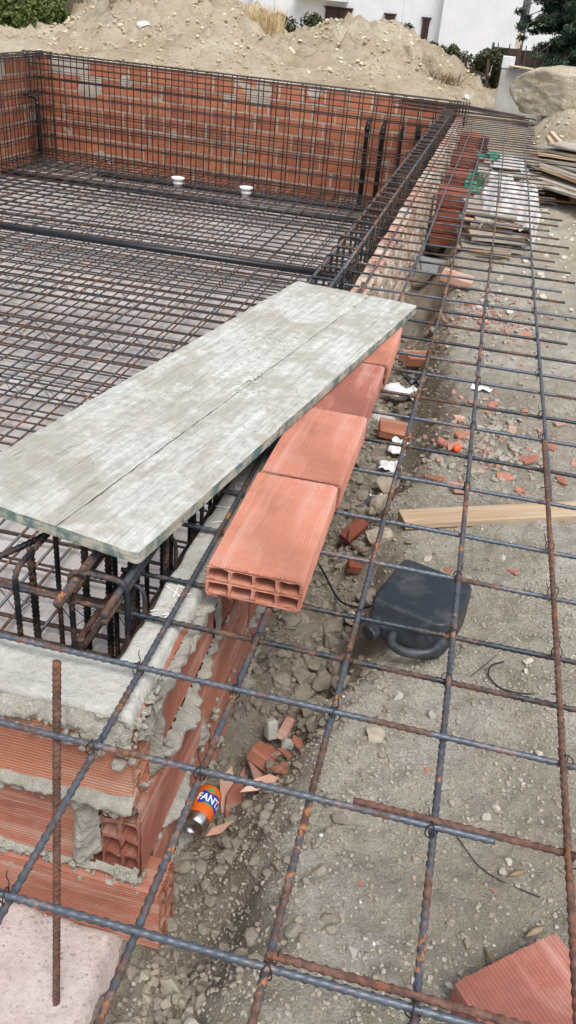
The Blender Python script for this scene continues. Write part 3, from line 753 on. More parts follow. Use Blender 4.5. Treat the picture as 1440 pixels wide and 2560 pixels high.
# ================================================================== rebar: top mesh over wall and yard
def rebar_mesh_straight(L, mat, ribs=0.0175, seg=10, step=0.0034, r=RBR):
    return tube_mesh('rebar', [(-L / 2, 0, 0), (L / 2, 0, 0)], r, mat, seg, ribs, step)
tm = thing('rebar_mesh', 'tied steel rebar mesh reaching out over the yard from the top of the long wall', 'rebar mesh', (0, 6, 0))
def T(x, y, z): return (x, y - 6, z)
def bar(name, pts, mat, parent=tm, near=True, r=RBR, off=6.0):
    pts = [(p[0], p[1] - off, p[2]) for p in pts]
    ln = sum(math.dist(a, b) for a, b in zip(pts[:-1], pts[1:]))
    return link(name, tube_mesh(name, pts, r, mat, 10 if near else 6, 0.0175 if near else None, 0.0036 if near else (0.25 if ln > 1 else 0.1)), parent)
def lbar(x, y0, y1, z, mat, droop=None, seed=0):
    ysm = min(y1, 4.2)
    def pt(y):
        dx = 0.004 * math.sin(y * 1.3 + seed); dz = 0.0; xx = x + dx
        if droop and y > 9.5:
            t = (y - 9.5) / 3.0; xx += droop * t * t
        return (xx, y, z)
    if y0 < ysm:
        bar('longitudinal_bar', [pt(y) for y in np.linspace(y0, ysm, 30)], mat)
    if y1 > ysm:
        bar('longitudinal_bar', [pt(y) for y in np.linspace(max(y0, ysm), y1, 30)], mat, near=False)
lbar(-0.46, 0.05, 3.9, 0, M['steel_mid'], seed=1); lbar(-0.447, 3.4, 12.2, 0.003, M['steel_mid'], seed=1.5)
lbar(-0.272, 0.05, 4.9, 0, M['steel_mid'], seed=2); lbar(-0.260, 4.3, 12.2, 0, M['steel'], seed=2.5)
lbar(-0.085, 0.05, 6.9, 0, M['steel_mid'], seed=3); lbar(-0.096, 5.6, 12.2, 0.002, M['steel'], 0.04, seed=3)
lbar(0.108, 0.05, 7.9, 0, M['steel_mid'], seed=0.3); lbar(0.120, 6.4, 12.2, 0.002, M['steel_mid'], 0.09, seed=4)
lbar(0.328, 2.1, 12.2, 0.0, M['steel'], 0.12, seed=5); lbar(0.314, 0.05, 2.42, 0.024, M['steel_brown'], seed=5)
rows = [(0.632, .0135), (0.918, .0135), (1.12, .0135), (1.295, -.0135), (1.437, -.0135), (1.655, -.0135), (1.85, -.0135), (2.1, -.0135), (2.3, -.0135), (2.51, -.0135), (2.69, -.0135), (2.91, -.0135), (3.09, -.0135), (3.28, -.0135), (3.5, -.0135), (3.69, -.0135), (3.88, -.0135), (4.11, -.0135), (4.29, -.0135)]
y = 4.29
while y < 12.0: y += 0.198; rows.append((y, -.0135))
row_mesh = {}
for i, (y, z) in enumerate(rows):
    jit = 0.010 * math.sin(i * 2.1)
    x1 = 0.50 + 0.05 * math.sin(i * 1.7) + (0.12 if 0.9 < y < 3.0 else 0)
    if y > 7.5: x1 = 0.46 + 0.0 * y
    if i == 0: x0, x1 = -1.6, 0.45
    elif i == 1: x0, x1 = -1.6, 0.205
    elif i == 2: x0, x1 = -1.6, 0.75
    else: x0 = -0.99 if i == 3 else -0.625
    near = y < 4.4
    mt = M['steel'] if i < 3 else random.choice([M['steel'], M['steel'], M['steel'], M['steel_dark']]) if near else random.choice([M['steel_mid'], M['steel_dark'], M['steel_dark']])
    if near: bar('transverse_bar', [(x0, y - jit * 0.4, z), (x1, y + jit * 0.4, z)], mt)
    else:
        key = ('far', mt.name)
        if key not in row_mesh: row_mesh[key] = tube_mesh('transverse_bar', [(-.5, 0, 0), (.5, 0, 0)], RBR, mt, 6)
        link('transverse_bar', row_mesh[key], tm, ((x0 + x1) / 2, y - 6, z), (0, 0, jit * 0.6), ((x1 - x0), 1, 1))
bar('transverse_bar', [(-0.02, 0.932, 0.016), (0.7, 0.928, 0.014)], M['steel_brown'])
bar('transverse_bar', [(-0.09, 0.648, 0.017), (0.7, 0.645, 0.014)], M['steel_brown'])
# tie wires on the crossings
def tie_mesh():
    a = np.linspace(0, 2 * PI, 17)
    A = Acc()
    for s in (0, 1):
        p = np.stack([0.009 * np.cos(a) * (1 if s else 0.7), 0.0095 * np.cos(a) * (0.75 if s else -0.9), 0.0165 * np.sin(a)], 1)
        v, q, t = tube_arrays(p, 0.0011, 5); A.add(v, q, t)
    p = np.array([(0.009, 0.006, 0.004), (0.013, 0.010, 0.012), (0.012, 0.014, 0.022), (0.016, 0.016, 0.028)]); v, q, t = tube_arrays(p, 0.0009, 5); A.add(v, q, t)
    return A.mesh('tie_wire', M['wire'])
tie = tie_mesh()
for i, (y, z) in enumerate(rows):
    if y > 5: break
    for j, x in enumerate((-0.46, -0.272, -0.085, 0.108, 0.322)):
        if (i * 5 + j * 3) % 4 == 3: continue
        if y > 1.3 and y < 3.2 and x < -0.2: continue
        link('tie_wire', tie, tm, (x, y - 6, z / 2 + (0.01 if x > .3 and y < 2.3 else 0)), (0, 0, random.uniform(0, 3)))
# vertical stub bar in front of the corner
sb = tube_mesh('rebar', [(-0.528, 0.832, -0.67), (-0.529, 0.872, -0.4), (-0.531, 0.950, 0.15)], 0.0070, M['steel_brown'], 12, 0.012, 0.003)
o = tag(link('rebar_stub', sb), 'upright rusty brown rebar stub standing in front of the mortared corner', 'rebar')
hook_leaf = None

# ================================================================== wall cages
CZ = 0.062
def stirrup_arrays(w, ztop, zbot, r=0.006, seg=8, ribs=None, step=None):
    p = fillet([(0, 0, zbot), (0, 0, ztop), (w, 0, ztop), (w, 0, zbot)], 0.03, 4)
    return p
def cage(name, label, origin, ang, length, width, spacing, ztop, zbot, hz, near_len=0.0, mat=None, stud=None):
    t = thing(name, label, 'rebar cage', origin, rot=(0, 0, ang))
    mat = mat or M['steel_far']
    far = tube_mesh('stirrup', stirrup_arrays(width, ztop, zbot), 0.0072, mat, 6)
    p, s = resample(stirrup_arrays(width, ztop, zbot), 0.0045)
    n = int(length / spacing)
    nm = None
    for i in range(n + 1):
        y = i * spacing
        if y < near_len:
            if nm is None: v, q, tt = tube_arrays(p, 0.0065, 8, 0.0135, True, s); nm = mesh_np('stirrup', v, [q, tt], M['steel_dark'])
            me = nm
        else: me = far
        link('stirrup', me, t, (random.uniform(-.006, .006), y + random.uniform(-.012, .012), random.uniform(-.008, .008)), (random.uniform(-.012, .012), 0, random.uniform(-.02, .02)))
    lm = tube_mesh('horizontal_bar', [(0, -0.1, 0), (0, length * .5, 0.0), (0, length + 0.05, 0)], 0.0075, mat, 6)
    lmn = rebar_mesh_straight(1.6, M['steel_dark']) if near_len > 0.5 else None
    for z in hz:
        for x in (0.012, width - 0.012):
            link('horizontal_bar', lm, t, (x + random.uniform(-.004, .004), 0, z + random.uniform(-.012, .012)), (random.uniform(-.0015, .0015), 0, random.uniform(-.001, .001)))
    return t
hz = [0.04, -0.14, -0.33, -0.52, -0.71, -0.90, -1.09, -1.25]
cg = cage('rebar_cage', 'narrow black rebar cage of hoops running along the inside of the long wall', (-0.675, 1.30, 0), 0, 11.0, 0.125, 0.197, CZ, -1.36, hz, near_len=3.2)
# second, lapped hoops and bends that make the near cage dense
A = Acc()
for i in range(0, 56):
    y = i * 0.197 + 0.07
    p = fillet([(0.130, y, -1.3), (0.130, y, 0.0 + 0.01 * math.sin(i)), (0.0, y + 0.02, 0.0)], 0.03, 3); v, q, tt = tube_arrays(p, 0.0055, 6); A.add(v, q, tt)
o = link('lap_bar', A.mesh('lap_bar', M['steel_far']), cg); o['kind'] = 'stuff'
# upper rails: thick pair in weathered steel
for x in (0.012, 0.112):
    link('top_rail', tube_mesh('top_rail', [(x, -0.1, CZ - 0.012), (x, 3.0, CZ - 0.012)], 0.0075, M['steel_mid'], 8, 0.0135, 0.004), cg)
    link('top_rail', tube_mesh('top_rail', [(x + .004, 2.6, CZ - 0.012), (x + .004, 11.0, CZ - 0.012)], 0.0075, M['steel_mid'], 6), cg)
# cage behind the front wall (runs to the left)
cf = cage('rebar_cage', 'black and rusty rebar cage behind the mortared front wall, bent corner bars under the board', (-3.2, 1.47, 0), -PI / 2, 2.55, 0.185, 0.2, 0.03, -1.36, hz[1:], near_len=2.7)
def cb(pts, mat, r=0.0075):
    p, s = resample(fillet(pts, 0.045, 6), 0.004); v, q, t = tube_arrays(p, r, 10, 0.0135, True, s)
    return link('corner_bar', mesh_np('corner_bar', v, [q, t], mat), cf)
LM = Matrix.Rotation(PI / 2, 3, 'Z')
def tf(pts): return [tuple(LM @ Vector((p[0] + 3.2, p[1] - 1.47, p[2]))) for p in pts]
cb(tf([(-1.9, 1.42, -0.035), (-0.70, 1.32, -0.035), (-0.70, 2.1, -0.035)]), M['steel_mid'])
cb(tf([(-1.9, 1.30, -0.16), (-0.69, 1.26, -0.16), (-0.69, 2.1, -0.16)]), M['steel_brown'])
cb(tf([(-1.9, 1.52, 0.02), (-0.88, 1.50, 0.02)]), M['steel_dark'])
cb(tf([(-1.10, 1.18, -0.08), (-0.83, 1.48, 0.0), (-0.78, 1.7, 0.02)]), M['steel_dark'])
for (x, y, zt) in ((-0.64, 1.24, -0.06), (-0.83, 1.40, 0.02), (-0.92, 1.36, 0.03), (-0.74, 1.48, 0.05), (-0.70, 1.52, 0.05), (-0.60, 1.42, 0.05), (-0.60, 1.62, 0.06), (-1.02, 1.35, 0.0), (-1.04, 1.48, 0.03), (-0.63, 1.52, 0.05)):
    cb(tf([(x, y, -1.3), (x + 0.005, y, zt)]), M['steel_dark'], 0.0085)
cfar = cage('rebar_cage', 'tall rebar grid standing in front of the far brick wall', (FXA + 0.05, far_y(FXA) - 0.30, 0), -PI / 2 + fang, flen - 0.05, 0.19, 0.2, 0.135, -1.36, [0.128, 0.10, 0.075, -0.02, -0.2, -0.4, -0.6, -0.8, -1.0, -1.2])
# thin double layer of welded mesh low on the far wall
A = Acc()
for i, z in enumerate([-0.08, -0.11, -0.14, -0.17, -0.66, -0.69, -0.73, -0.76, -1.14, -1.17]):
    v, q, t = tube_arrays([(0.205, 0.1 + 0.3 * (i % 3), z), (0.205, 3.0, z + 0.008), (0.205, flen - 0.1, z - 0.006 * (i % 3))], 0.0035, 4); A.add(v, q, t)
link('thin_mesh_wire', A.mesh('thin_mesh_wire', M['steel_far']), cfar)['kind'] = 'stuff'
cleft = cage('rebar_cage', 'rebar grid standing in front of the left brick wall, in the far corner', (-6.76, 10.8, 0), 0, 2.25, 0.17, 0.2, 0.13, -1.36, [0.122, 0.09, 0.06, -0.2, -0.4, -0.6, -0.8, -1.0, -1.2])
# far right corner bundle over the wall
cc = thing('rebar_cage', 'tangle of lapped bars where the far cage meets the top mesh', 'rebar cage', (-0.5, 12.3, 0))
for i in range(14):
    y0 = random.uniform(-0.35, 0.35); zz = random.uniform(0.0, 0.12)
    link('lap_bar', tube_mesh('lap_bar', [(-0.6 + random.uniform(-.3, .1), y0, zz), (0.1, y0 - 0.05, zz - 0.01), (0.95 + random.uniform(-.1, .05), y0 - 0.1, zz * 0.3)], 0.006, M['steel_far'], 6), cc)
for i in range(6):
    x = -0.1 + i * 0.04
    link('hoop', tube_mesh('hoop', fillet([(x, -0.2, -0.15), (x, -0.2, 0.13), (x + 0.02, 0.1, 0.13), (x + .02, 0.1, -0.15)], 0.02, 3), 0.006, M['steel_far'], 6), cc)

# ================================================================== floor reinforcement
for layer, z, dy, dx, lab in ((0, -1.36, 0.2, 0.2, 'lower rebar grid lying just above the pool floor'), (1, -1.235, 0.2, 0.2, 'upper rebar grid of the pool floor carried on zigzag spacers')):
    ft = thing('rebar_floor_mesh', lab, 'rebar mesh', (-3.7, 7.0, z))
    mx = tube_mesh('cross_bar', [(-3.05, 0, 0), (0, 0, 0.004), (3.05, 0, 0)], 0.0075, M['steel_far'], 6)
    my = tube_mesh('long_bar', [(0, -5.8, 0), (0, 0, 0.004), (0, 5.9, 0)], 0.0072, M['steel_mid'], 6)
    off = 0.07 * layer
    for i in range(58):
        y = -5.75 + i * dy + off
        link('cross_bar', mx, ft, (random.uniform(-.01, .01), y + random.uniform(-.015, .015), random.uniform(-.003, .003)), (0, 0, random.uniform(-.006, .006) + 0.004 * layer))
    for i in range(31):
        x = -3.0 + i * dx + off * 0.8
        link('long_bar', my, ft, (x + random.uniform(-.015, .015), 0, 0.013), (0, 0, random.uniform(-.004, .004) - 0.004 * layer))
    if layer == 1:
        for j in range(11):
            y = -5.3 + j * 1.03; A = Acc(); n = 44; xs = np.linspace(-3.0, 3.0, n)
            for yy in (-0.04, 0.04):
                p = np.stack([xs, np.where(np.arange(n) % 2 == 0, yy, 0.0), np.where(np.arange(n) % 2 == 0, -0.12, 0.03)], 1)
                v, q, t = tube_arrays(p, 0.003, 4); A.add(v, q, t)
            v, q, t = tube_arrays([(-3, 0, 0.03), (3, 0, 0.03)], 0.0045, 5); A.add(v, q, t)
            link('spacer_truss', A.mesh('spacer_truss', M['steel_dark']), ft, (0, y, 0))

# ================================================================== pipes and drains
def pipe(label, pts, r, name='plastic_pipe', fil=0.08, collar=None, seg=14):
    o = np.array(pts[0]); p = fillet([np.array(a) - o for a in pts], fil, 6)
    t = thing(name, label, 'pipe', tuple(o))
    link('pipe', tube_mesh('pipe', p, r, M['pipe'], seg), t)
    if collar:
        for c in collar: link('collar', tube_mesh('collar', [np.array(c[0]) - o, np.array(c[1]) - o], r * 1.18, M['pipe'], seg), t)
    return t
pipe('thick black plastic pipe laid across the middle of the floor mesh', [(-6.4, 8.30, -1.20), (-0.85, 8.26, -1.20)], 0.034)
pipe('black plastic pipe crossing the floor just before the white drain pots', [(-6.5, 11.22, -1.28), (-0.8, 11.18, -1.28)], 0.038)
pipe('black plastic pipe crossing the floor just behind the white drain pots', [(-5.4, 11.92, -1.28), (-0.8, 11.88, -1.28)], 0.036)
for x, z, r, lab in ((-1.686, -0.26, .031, 'leftmost of the four upright black pipes at the far wall'), (-1.474, -0.29, .031, 'second from left of the four upright black pipes at the far wall'),
                     (-1.214, -0.31, .023, 'thinnest of the four upright black pipes, by the broken hole in the wall'), (-0.994, -0.27, .032, 'rightmost upright black pipe, beside the long cage')):
    pipe(lab, [(x, 12.5, -1.34), (x, 12.47, z), (x - 0.005, 12.66, z + 0.03)], r, 'upright_pipe', 0.06, [((x, 12.47, z - 0.10), (x, 12.47, z - 0.05))])
pipe('lone upright black pipe with elbow in the far left corner', [(-6.6, 12.56, -1.34), (-6.6, 12.55, -0.44), (-6.80, 12.55, -0.42)], 0.031, 'upright_pipe', 0.06, [((-6.6, 12.55, -.55), (-6.6, 12.55, -.5))])
def lathe_mesh(name, prof, mat, seg=28, smooth=True):
    th = np.arange(seg) / seg * 2 * PI; v = np.array([[(r * math.cos(a), r * math.sin(a), z) for a in th] for r, z in prof]).reshape(-1, 3)
    a = np.arange(len(prof) * seg).reshape(len(prof), seg); b = np.roll(a, -1, axis=1)
    return mesh_np(name, v, np.stack([a[:-1], b[:-1], b[1:], a[1:]], -1).reshape(-1, 4), mat, smooth)
for (x, y), lab in (((-4.08, 11.60), 'left white plastic drain pot standing up through the floor mesh'), ((-3.10, 11.56), 'right white plastic drain pot standing up through the floor mesh')):
    t = thing('drain_pot', lab, 'drain', (x, y, -1.36), group='white drain pots in the pool floor')
    link('body', lathe_mesh('body', [(0.001, 0), (0.055, 0), (0.055, 0.16), (0.068, 0.165), (0.068, 0.19), (0.054, 0.195), (0.054, 0.21)], M['pvc']), t)
    link('rim', lathe_mesh('rim', [(0.054, 0.205), (0.088, 0.228), (0.090, 0.248), (0.084, 0.250), (0.066, 0.236), (0.001, 0.234)], M['pvc']), t)

# ================================================================== loose bricks on the mesh
labs = ['nearest loose hollow brick on the wall, its eight open cells facing the camera', 'second loose hollow brick in the row, half beside the board', 'third loose hollow brick in the row, mostly under the board', 'farthest loose hollow brick showing as a thin wedge at the board tip']
for i, (yc, xr) in enumerate(((1.595, -0.209), (2.025, -0.2035), (2.452, -0.209), (2.882, -0.197))):
    t = thing('loose_brick', labs[i], 'brick', (xr - 0.104, yc, 0.0462 + [0, .002, 0, .001][i]), group='loose hollow bricks on the mesh', rot=([0, .006, -.004, 0][i], 0, PI / 2 + [0.010, -0.006, -0.012, 0.004][i]))
    link('clay_body', hb_top[i % 2], t)
# brick in the lower right corner, on the soil
ang = math.atan2(1.077 - 0.921, 0.425 - 0.234)
cx, cy = 0.234, 0.921
t = thing('loose_brick', 'salmon pink ribbed brick lying alone on the soil at the lower right corner', 'brick', (cx, cy, -0.452), rot=(0, 0, ang - PI / 2))
link('clay_body', hb_top[0], t, (0.2115, 0.123, 0.006), (0, 0, 0), (1.12, 1.18, 1.2))

# ================================================================== formwork board
def make_board():
    nr = np.array([-0.54, 1.322]); fr = np.array([-0.167, 3.262])
    d = fr - nr; L = 1.985; dirv = d / np.linalg.norm(d); ang = math.atan2(dirv[1], dirv[0]) - PI / 2
    t = thing('formwork_board', 'long cement stained wooden formwork board lying across the wall, cage and loose bricks', 'board', (nr[0], nr[1], 0.093), rot=(0.0, 0, ang))
    W = 0.51; H = 0.029
    def plank(x0, x1, name, seed):
        nx, ny = max(2, int((x1 - x0) / 0.008)), int(L / 0.008)
        xs = np.linspace(x0, x1, nx); ys = np.linspace(0, L, ny)
        X, Y = np.meshgrid(xs, ys, indexing='ij')
        Z = H + 0.0009 * fbm(X * 11, Y * 0.9, oct=2, seed=seed)
        for gxp in (-0.36, -0.44, -0.12):
            Z = Z - 0.0022 * gauss(X - gxp - 0.003 * vnoise(Y * 3, Y * 0, 0, 5), 0.0016) * (vnoise(Y * 2, Y * 0 + gxp * 50, 0, 9) > -0.3)
        cr = 0.011
        # rounded corners of the whole board and worn rim
        def corner(X, Y):
            dx = np.maximum(0, cr - np.minimum(-X + 0.0, X + W)); dy = np.maximum(0, cr - np.minimum(Y, L - Y))
            out = np.hypot(dx, dy) - cr
            return out
        out = corner(X, Y); sh = np.maximum(0, out)
        sx = np.where(X > -W / 2, -1, 1); sy = np.where(Y < L / 2, 1, -1)
        k = sh / (np.hypot(np.maximum(0, cr - np.minimum(-X, X + W)), np.maximum(0, cr - np.minimum(Y, L - Y))) + 1e-9)
        X2 = X + sx * np.maximum(0, cr - np.minimum(-X, X + W)) * k; Y2 = Y + sy * np.maximum(0, cr - np.minimum(Y, L - Y)) * k
        e = np.minimum(np.minimum(X - x0, x1 - X), np.minimum(Y, L - Y))
        rim = (e < 0.009)
        Z = Z - 0.0016 * (1 - sstep(0, 0.006, e)) - 0.003 * rim * np.clip(fbm(X2 * 30, Y2 * 30, oct=3, seed=seed + 11), 0, 1)
        wob = 0.0007 * fbm(X2 * 45, Y2 * 45, oct=3, seed=seed + 13) * (e < 1e-6)
        X2 = X2 + wob; Y2 = Y2 + wob
        top = np.stack([X2, Y2, Z], -1)
        A = Acc(); A.add(top.reshape(-1, 3), grid_faces(nx, ny), mi=0)
        # side skirt
        loop = np.concatenate([top[:, 0], top[-1, 1:], top[::-1, -1][1:], top[0, ::-1][1:]])
        n = len(loop); lv = [loop]
        for zz, inn in ((0.8, 0.0015), (0.55, -0.001), (0.3, 0.0012), (0.0, 0.0)):
            q = loop.copy(); q[:, 2] = loop[:, 2] * zz
            c = np.array([(x0 + x1) / 2, L / 2]); s_ = 1 - (inn + 0.0012 * rng.random(n)) / 0.2
            q[:, 0] = c[0] + (q[:, 0] - c[0]) * (1 - inn * 4); q[:, 1] = q[:, 1] + 0.0008 * (rng.random(n) - .5)
            lv.append(q)
        V = np.vstack(lv); a = np.arange(5 * n).reshape(5, n)
        A.add(V, np.stack([a[:-1, :-1], a[1:, :-1], a[1:, 1:], a[:-1, 1:]], -1).reshape(-1, 4), mi=1)
        bot = lv[-1]; cc_ = bot.mean(0); A.add(np.vstack([bot, cc_]), None, np.stack([np.arange(n - 1), np.arange(1, n), np.full(n - 1, n)], 1), mi=1)
        return link(name, A.mesh(name, [M['panel'], M['edge']]), t)
    plank(-W, -0.2011, 'plank', 301); plank(-0.1985, 0.0, 'plank', 331)
    # mortar crumbs
    A = Acc(); ico = ico_v, ico_f
    for (cx_, cy_, s_, n_) in ((-0.28, 1.28, 0.05, 160), (-0.23, 0.93, 0.06, 140), (-0.33, 0.75, 0.10, 90), (-0.2, 1.0, 0.3, 90)):
        for i in range(n_):
            x = random.gauss(cx_, s_ * 0.7); y = random.gauss(cy_, s_)
            if not (-W + .02 < x < -0.02 and .05 < y < L - .05): continue
            r = random.uniform(0.0012, 0.0042) ; v = ico_v * r * (0.7 + 0.6 * rng.random((12, 1))) * np.array([1.2, 1, 0.7]); A.add(v + np.array([x, y, H + r * 0.4]), None, ico_f)
    o = link('mortar_crumbs', A.mesh('mortar_crumbs', M['panel_crumb'], False), t); o['kind'] = 'stuff'
    return t
def ico(sub):
    bm = bmesh.new(); bmesh.ops.create_icosphere(bm, subdivisions=sub, radius=1)
    v = np.array([x.co[:] for x in bm.verts]); f = np.array([[a.index for a in p.verts] for p in bm.faces]); bm.free(); return v, f
ico_v, ico_f = ico(1); ico2_v, ico2_f = ico(2); ico3_v, ico3_f = ico(3); ico4_v, ico4_f = ico(5)
# ================================================================== stones, pebbles, rubble
def rock_verts(base, seed, planes=9, flat=0.7, amp=0.12):
    r = np.random.default_rng(seed); v = base.copy()
    if len(base) < 20: planes = 2; amp = 0.25
    for _ in range(planes):
        n = r.normal(size=3); n /= np.linalg.norm(n); d = r.uniform(0.45, 0.85)
        v = v - n * np.maximum(0, v @ n - d)[:, None]
    nn = v / (np.linalg.norm(v, axis=1)[:, None] + 1e-9)
    v = v + nn * (amp * fbm(v[:, 0] * 2.5 + seed, v[:, 1] * 2.5, v[:, 2] * 2.5, oct=3, seed=seed))[:, None]
    return v * np.array([1, r.uniform(0.65, 1.0), flat * r.uniform(0.75, 1.15)])
def rot_rand(n):
    a = rng.random(n) * 2 * PI; c, s = np.cos(a), np.sin(a); Mx = np.zeros((n, 3, 3)); Mx[:, 0, 0] = c; Mx[:, 0, 1] = -s; Mx[:, 1, 0] = s; Mx[:, 1, 1] = c; Mx[:, 2, 2] = 1
    b = (rng.random(n) - .5) * 0.9; My = np.zeros((n, 3, 3)); My[:, 0, 0] = np.cos(b); My[:, 0, 2] = np.sin(b); My[:, 2, 0] = -np.sin(b); My[:, 2, 2] = np.cos(b); My[:, 1, 1] = 1
    return Mx @ My
def scatter(name, label, mat, X, Y, Rr, base, nvar=8, sink=0.3, smooth=False, zf=None):
    bv, bf = base; var = np.stack([rock_verts(bv, 500 + i) for i in range(nvar)])
    n = len(X); k = rng.integers(0, nvar, n); rot = rot_rand(n)
    Z = (zf or hg)(X, Y)
    V = np.einsum('nij,nvj->nvi', rot, var[k]) * Rr[:, None, None]
    V[:, :, 0] += X[:, None]; V[:, :, 1] += Y[:, None]; V[:, :, 2] += (Z + Rr * (0.55 - sink))[:, None]
    F = bf[None] + (np.arange(n) * len(bv))[:, None, None]
    return tag(link(name, mesh_np(name, V.reshape(-1, 3), F.reshape(-1, 3), mat, smooth)), label, 'gravel' if 'peb' in name or 'grav' in name else 'rubble', kind='stuff')
def inview_xy(n, x0, x1, y0, y1, p=1.0):
    X = rng.uniform(x0, x1, n); Y = y0 + (y1 - y0) * rng.random(n) ** p
    return X, Y
# fine gravel
X, Y = inview_xy(46000, -0.40, 0.95, 0.5, 4.2, 1.5)
dens = 0.45 + 0.5 * fbm(X * 3, Y * 3, oct=2, seed=71); keep = rng.random(len(X)) < dens; X, Y = X[keep], Y[keep]
rr_ = 0.0016 + 0.0052 * rng.random(len(X)) ** 2.5
h_ = len(X) // 3
scatter('gravel', 'fine pale gravel strewn over the soil under the mesh', M['pebble'], X[:h_], Y[:h_], rr_[:h_], (ico_v, ico_f), smooth=False)
scatter('gravel', 'fine earth coloured gravel strewn over the soil under the mesh', M['clod'], X[h_:], Y[h_:], rr_[h_:], (ico_v, ico_f), smooth=False)
X, Y = inview_xy(2200, -0.40, 1.1, 0.5, 5.0, 1.3)
scatter('pebbles', 'small earth coloured stones scattered over the soil', M['clod'], X, Y, 0.003 + 0.009 * rng.random(len(X)) ** 2.5, (ico2_v, ico2_f))
X, Y = inview_xy(260, -0.35, 1.1, 0.6, 6.5, 1.2)
scatter('white_gravel', 'white chips of stone scattered over the soil', M['white_stone'], X, Y, 0.0022 + 0.0045 * rng.random(len(X)) ** 2.5, (ico_v, ico_f))
# clods along the trench
X = rng.uniform(-0.42, -0.02, 8000); Y = rng.uniform(0.75, 5.5, 8000)
keep = rng.random(len(X)) < np.clip(1.15 - (X + 0.42) * 2.8, 0.05, 1); X, Y = X[keep], Y[keep]
scatter('soil_clods', 'dark crumbly clods of soil filling the trench beside the wall', M['trench_clod'], X, Y, 0.0035 + 0.020 * rng.random(len(X)) ** 5, (ico2_v, ico2_f))
X = rng.uniform(-0.5, -0.25, 420); Y = rng.uniform(0.55, 0.98, 420)
keep = (X > -0.47 + 0.10 * np.sin(Y * 9)); X, Y = X[keep], Y[keep]
scatter('soil_clods', 'small round clods along the edge of the pink slab', M['clod'], X, Y, 0.004 + 0.014 * rng.random(len(X)) ** 2, (ico2_v, ico2_f))
X = rng.uniform(-0.41, -0.10, 230); Y = rng.uniform(1.8, 5.5, 230)
scatter('soil_clods', 'bigger lumps of earth fallen into the trench under the loose bricks', M['trench_clod'], X, Y, 0.012 + 0.035 * rng.random(230) ** 2, (ico3_v, ico3_f))
# rubble patches (broken clay and grey stones)
def patch(n, cx, cy, sx, sy): return rng.normal(cx, sx, n), rng.normal(cy, sy, n)
for (lab, mat, args, rs) in (('grey crushed stones in the rubble patch beyond the loose plank', M['pebble'], (600, 0.22, 3.45, 0.16, 0.22), (0.005, 0.022)),
                             ('broken red clay chips in the rubble patch beyond the loose plank', M['chip'], (170, 0.22, 3.5, 0.18, 0.26), (0.005, 0.022)),
                             ('pale and pink crushed rubble in the middle of the yard', M['chip'], (320, 0.20, 5.3, 0.18, 0.30), (0.006, 0.02)),
                             ('grey crushed stones in the middle of the yard', M['pebble'], (380, 0.22, 5.4, 0.25, 0.5), (0.006, 0.022))):
    X, Y = patch(*args); scatter('rubble', lab, mat, X, Y, rs[0] + (rs[1] - rs[0]) * rng.random(len(X)) ** 2.5, (ico2_v, ico2_f))
# mound stones
X = rng.uniform(-8.5, -0.5, 3600) ; X = X[:1000]; Y = rng.uniform(13.4, 18.0, 1000)
keep = Y > far_y(X) + 0.3; X, Y = X[keep], Y[keep]
scatter('mound_gravel', 'pale stones and crumbs scattered over the soil heap', M['mound_stone'], X, Y, 0.008 + 0.055 * rng.random(len(X)) ** 6, (ico2_v, ico2_f))
X = rng.uniform(-8.5, -0.5, 5000); Y = rng.uniform(13.2, 17.4, 5000); keep = (Y > far_y(X) + 0.2) & (fbm(X * 1.5, Y * 1.5, oct=3, seed=77) > -0.15); X, Y = X[keep], Y[keep]
scatter('mound_crumbs', 'earth crumbs and clods rolled down the soil heap', M['mound_clod'], X, Y, 0.008 + 0.035 * rng.random(len(X)) ** 3, (ico_v, ico_f))
# far yard stones
X = rng.uniform(0.1, 1.8, 900); Y = rng.uniform(5.5, 12.5, 900)
scatter('yard_gravel', 'pale stones scattered over the far part of the yard', M['pebble'], X, Y, 0.006 + 0.03 * rng.random(900) ** 3, (ico2_v, ico2_f))

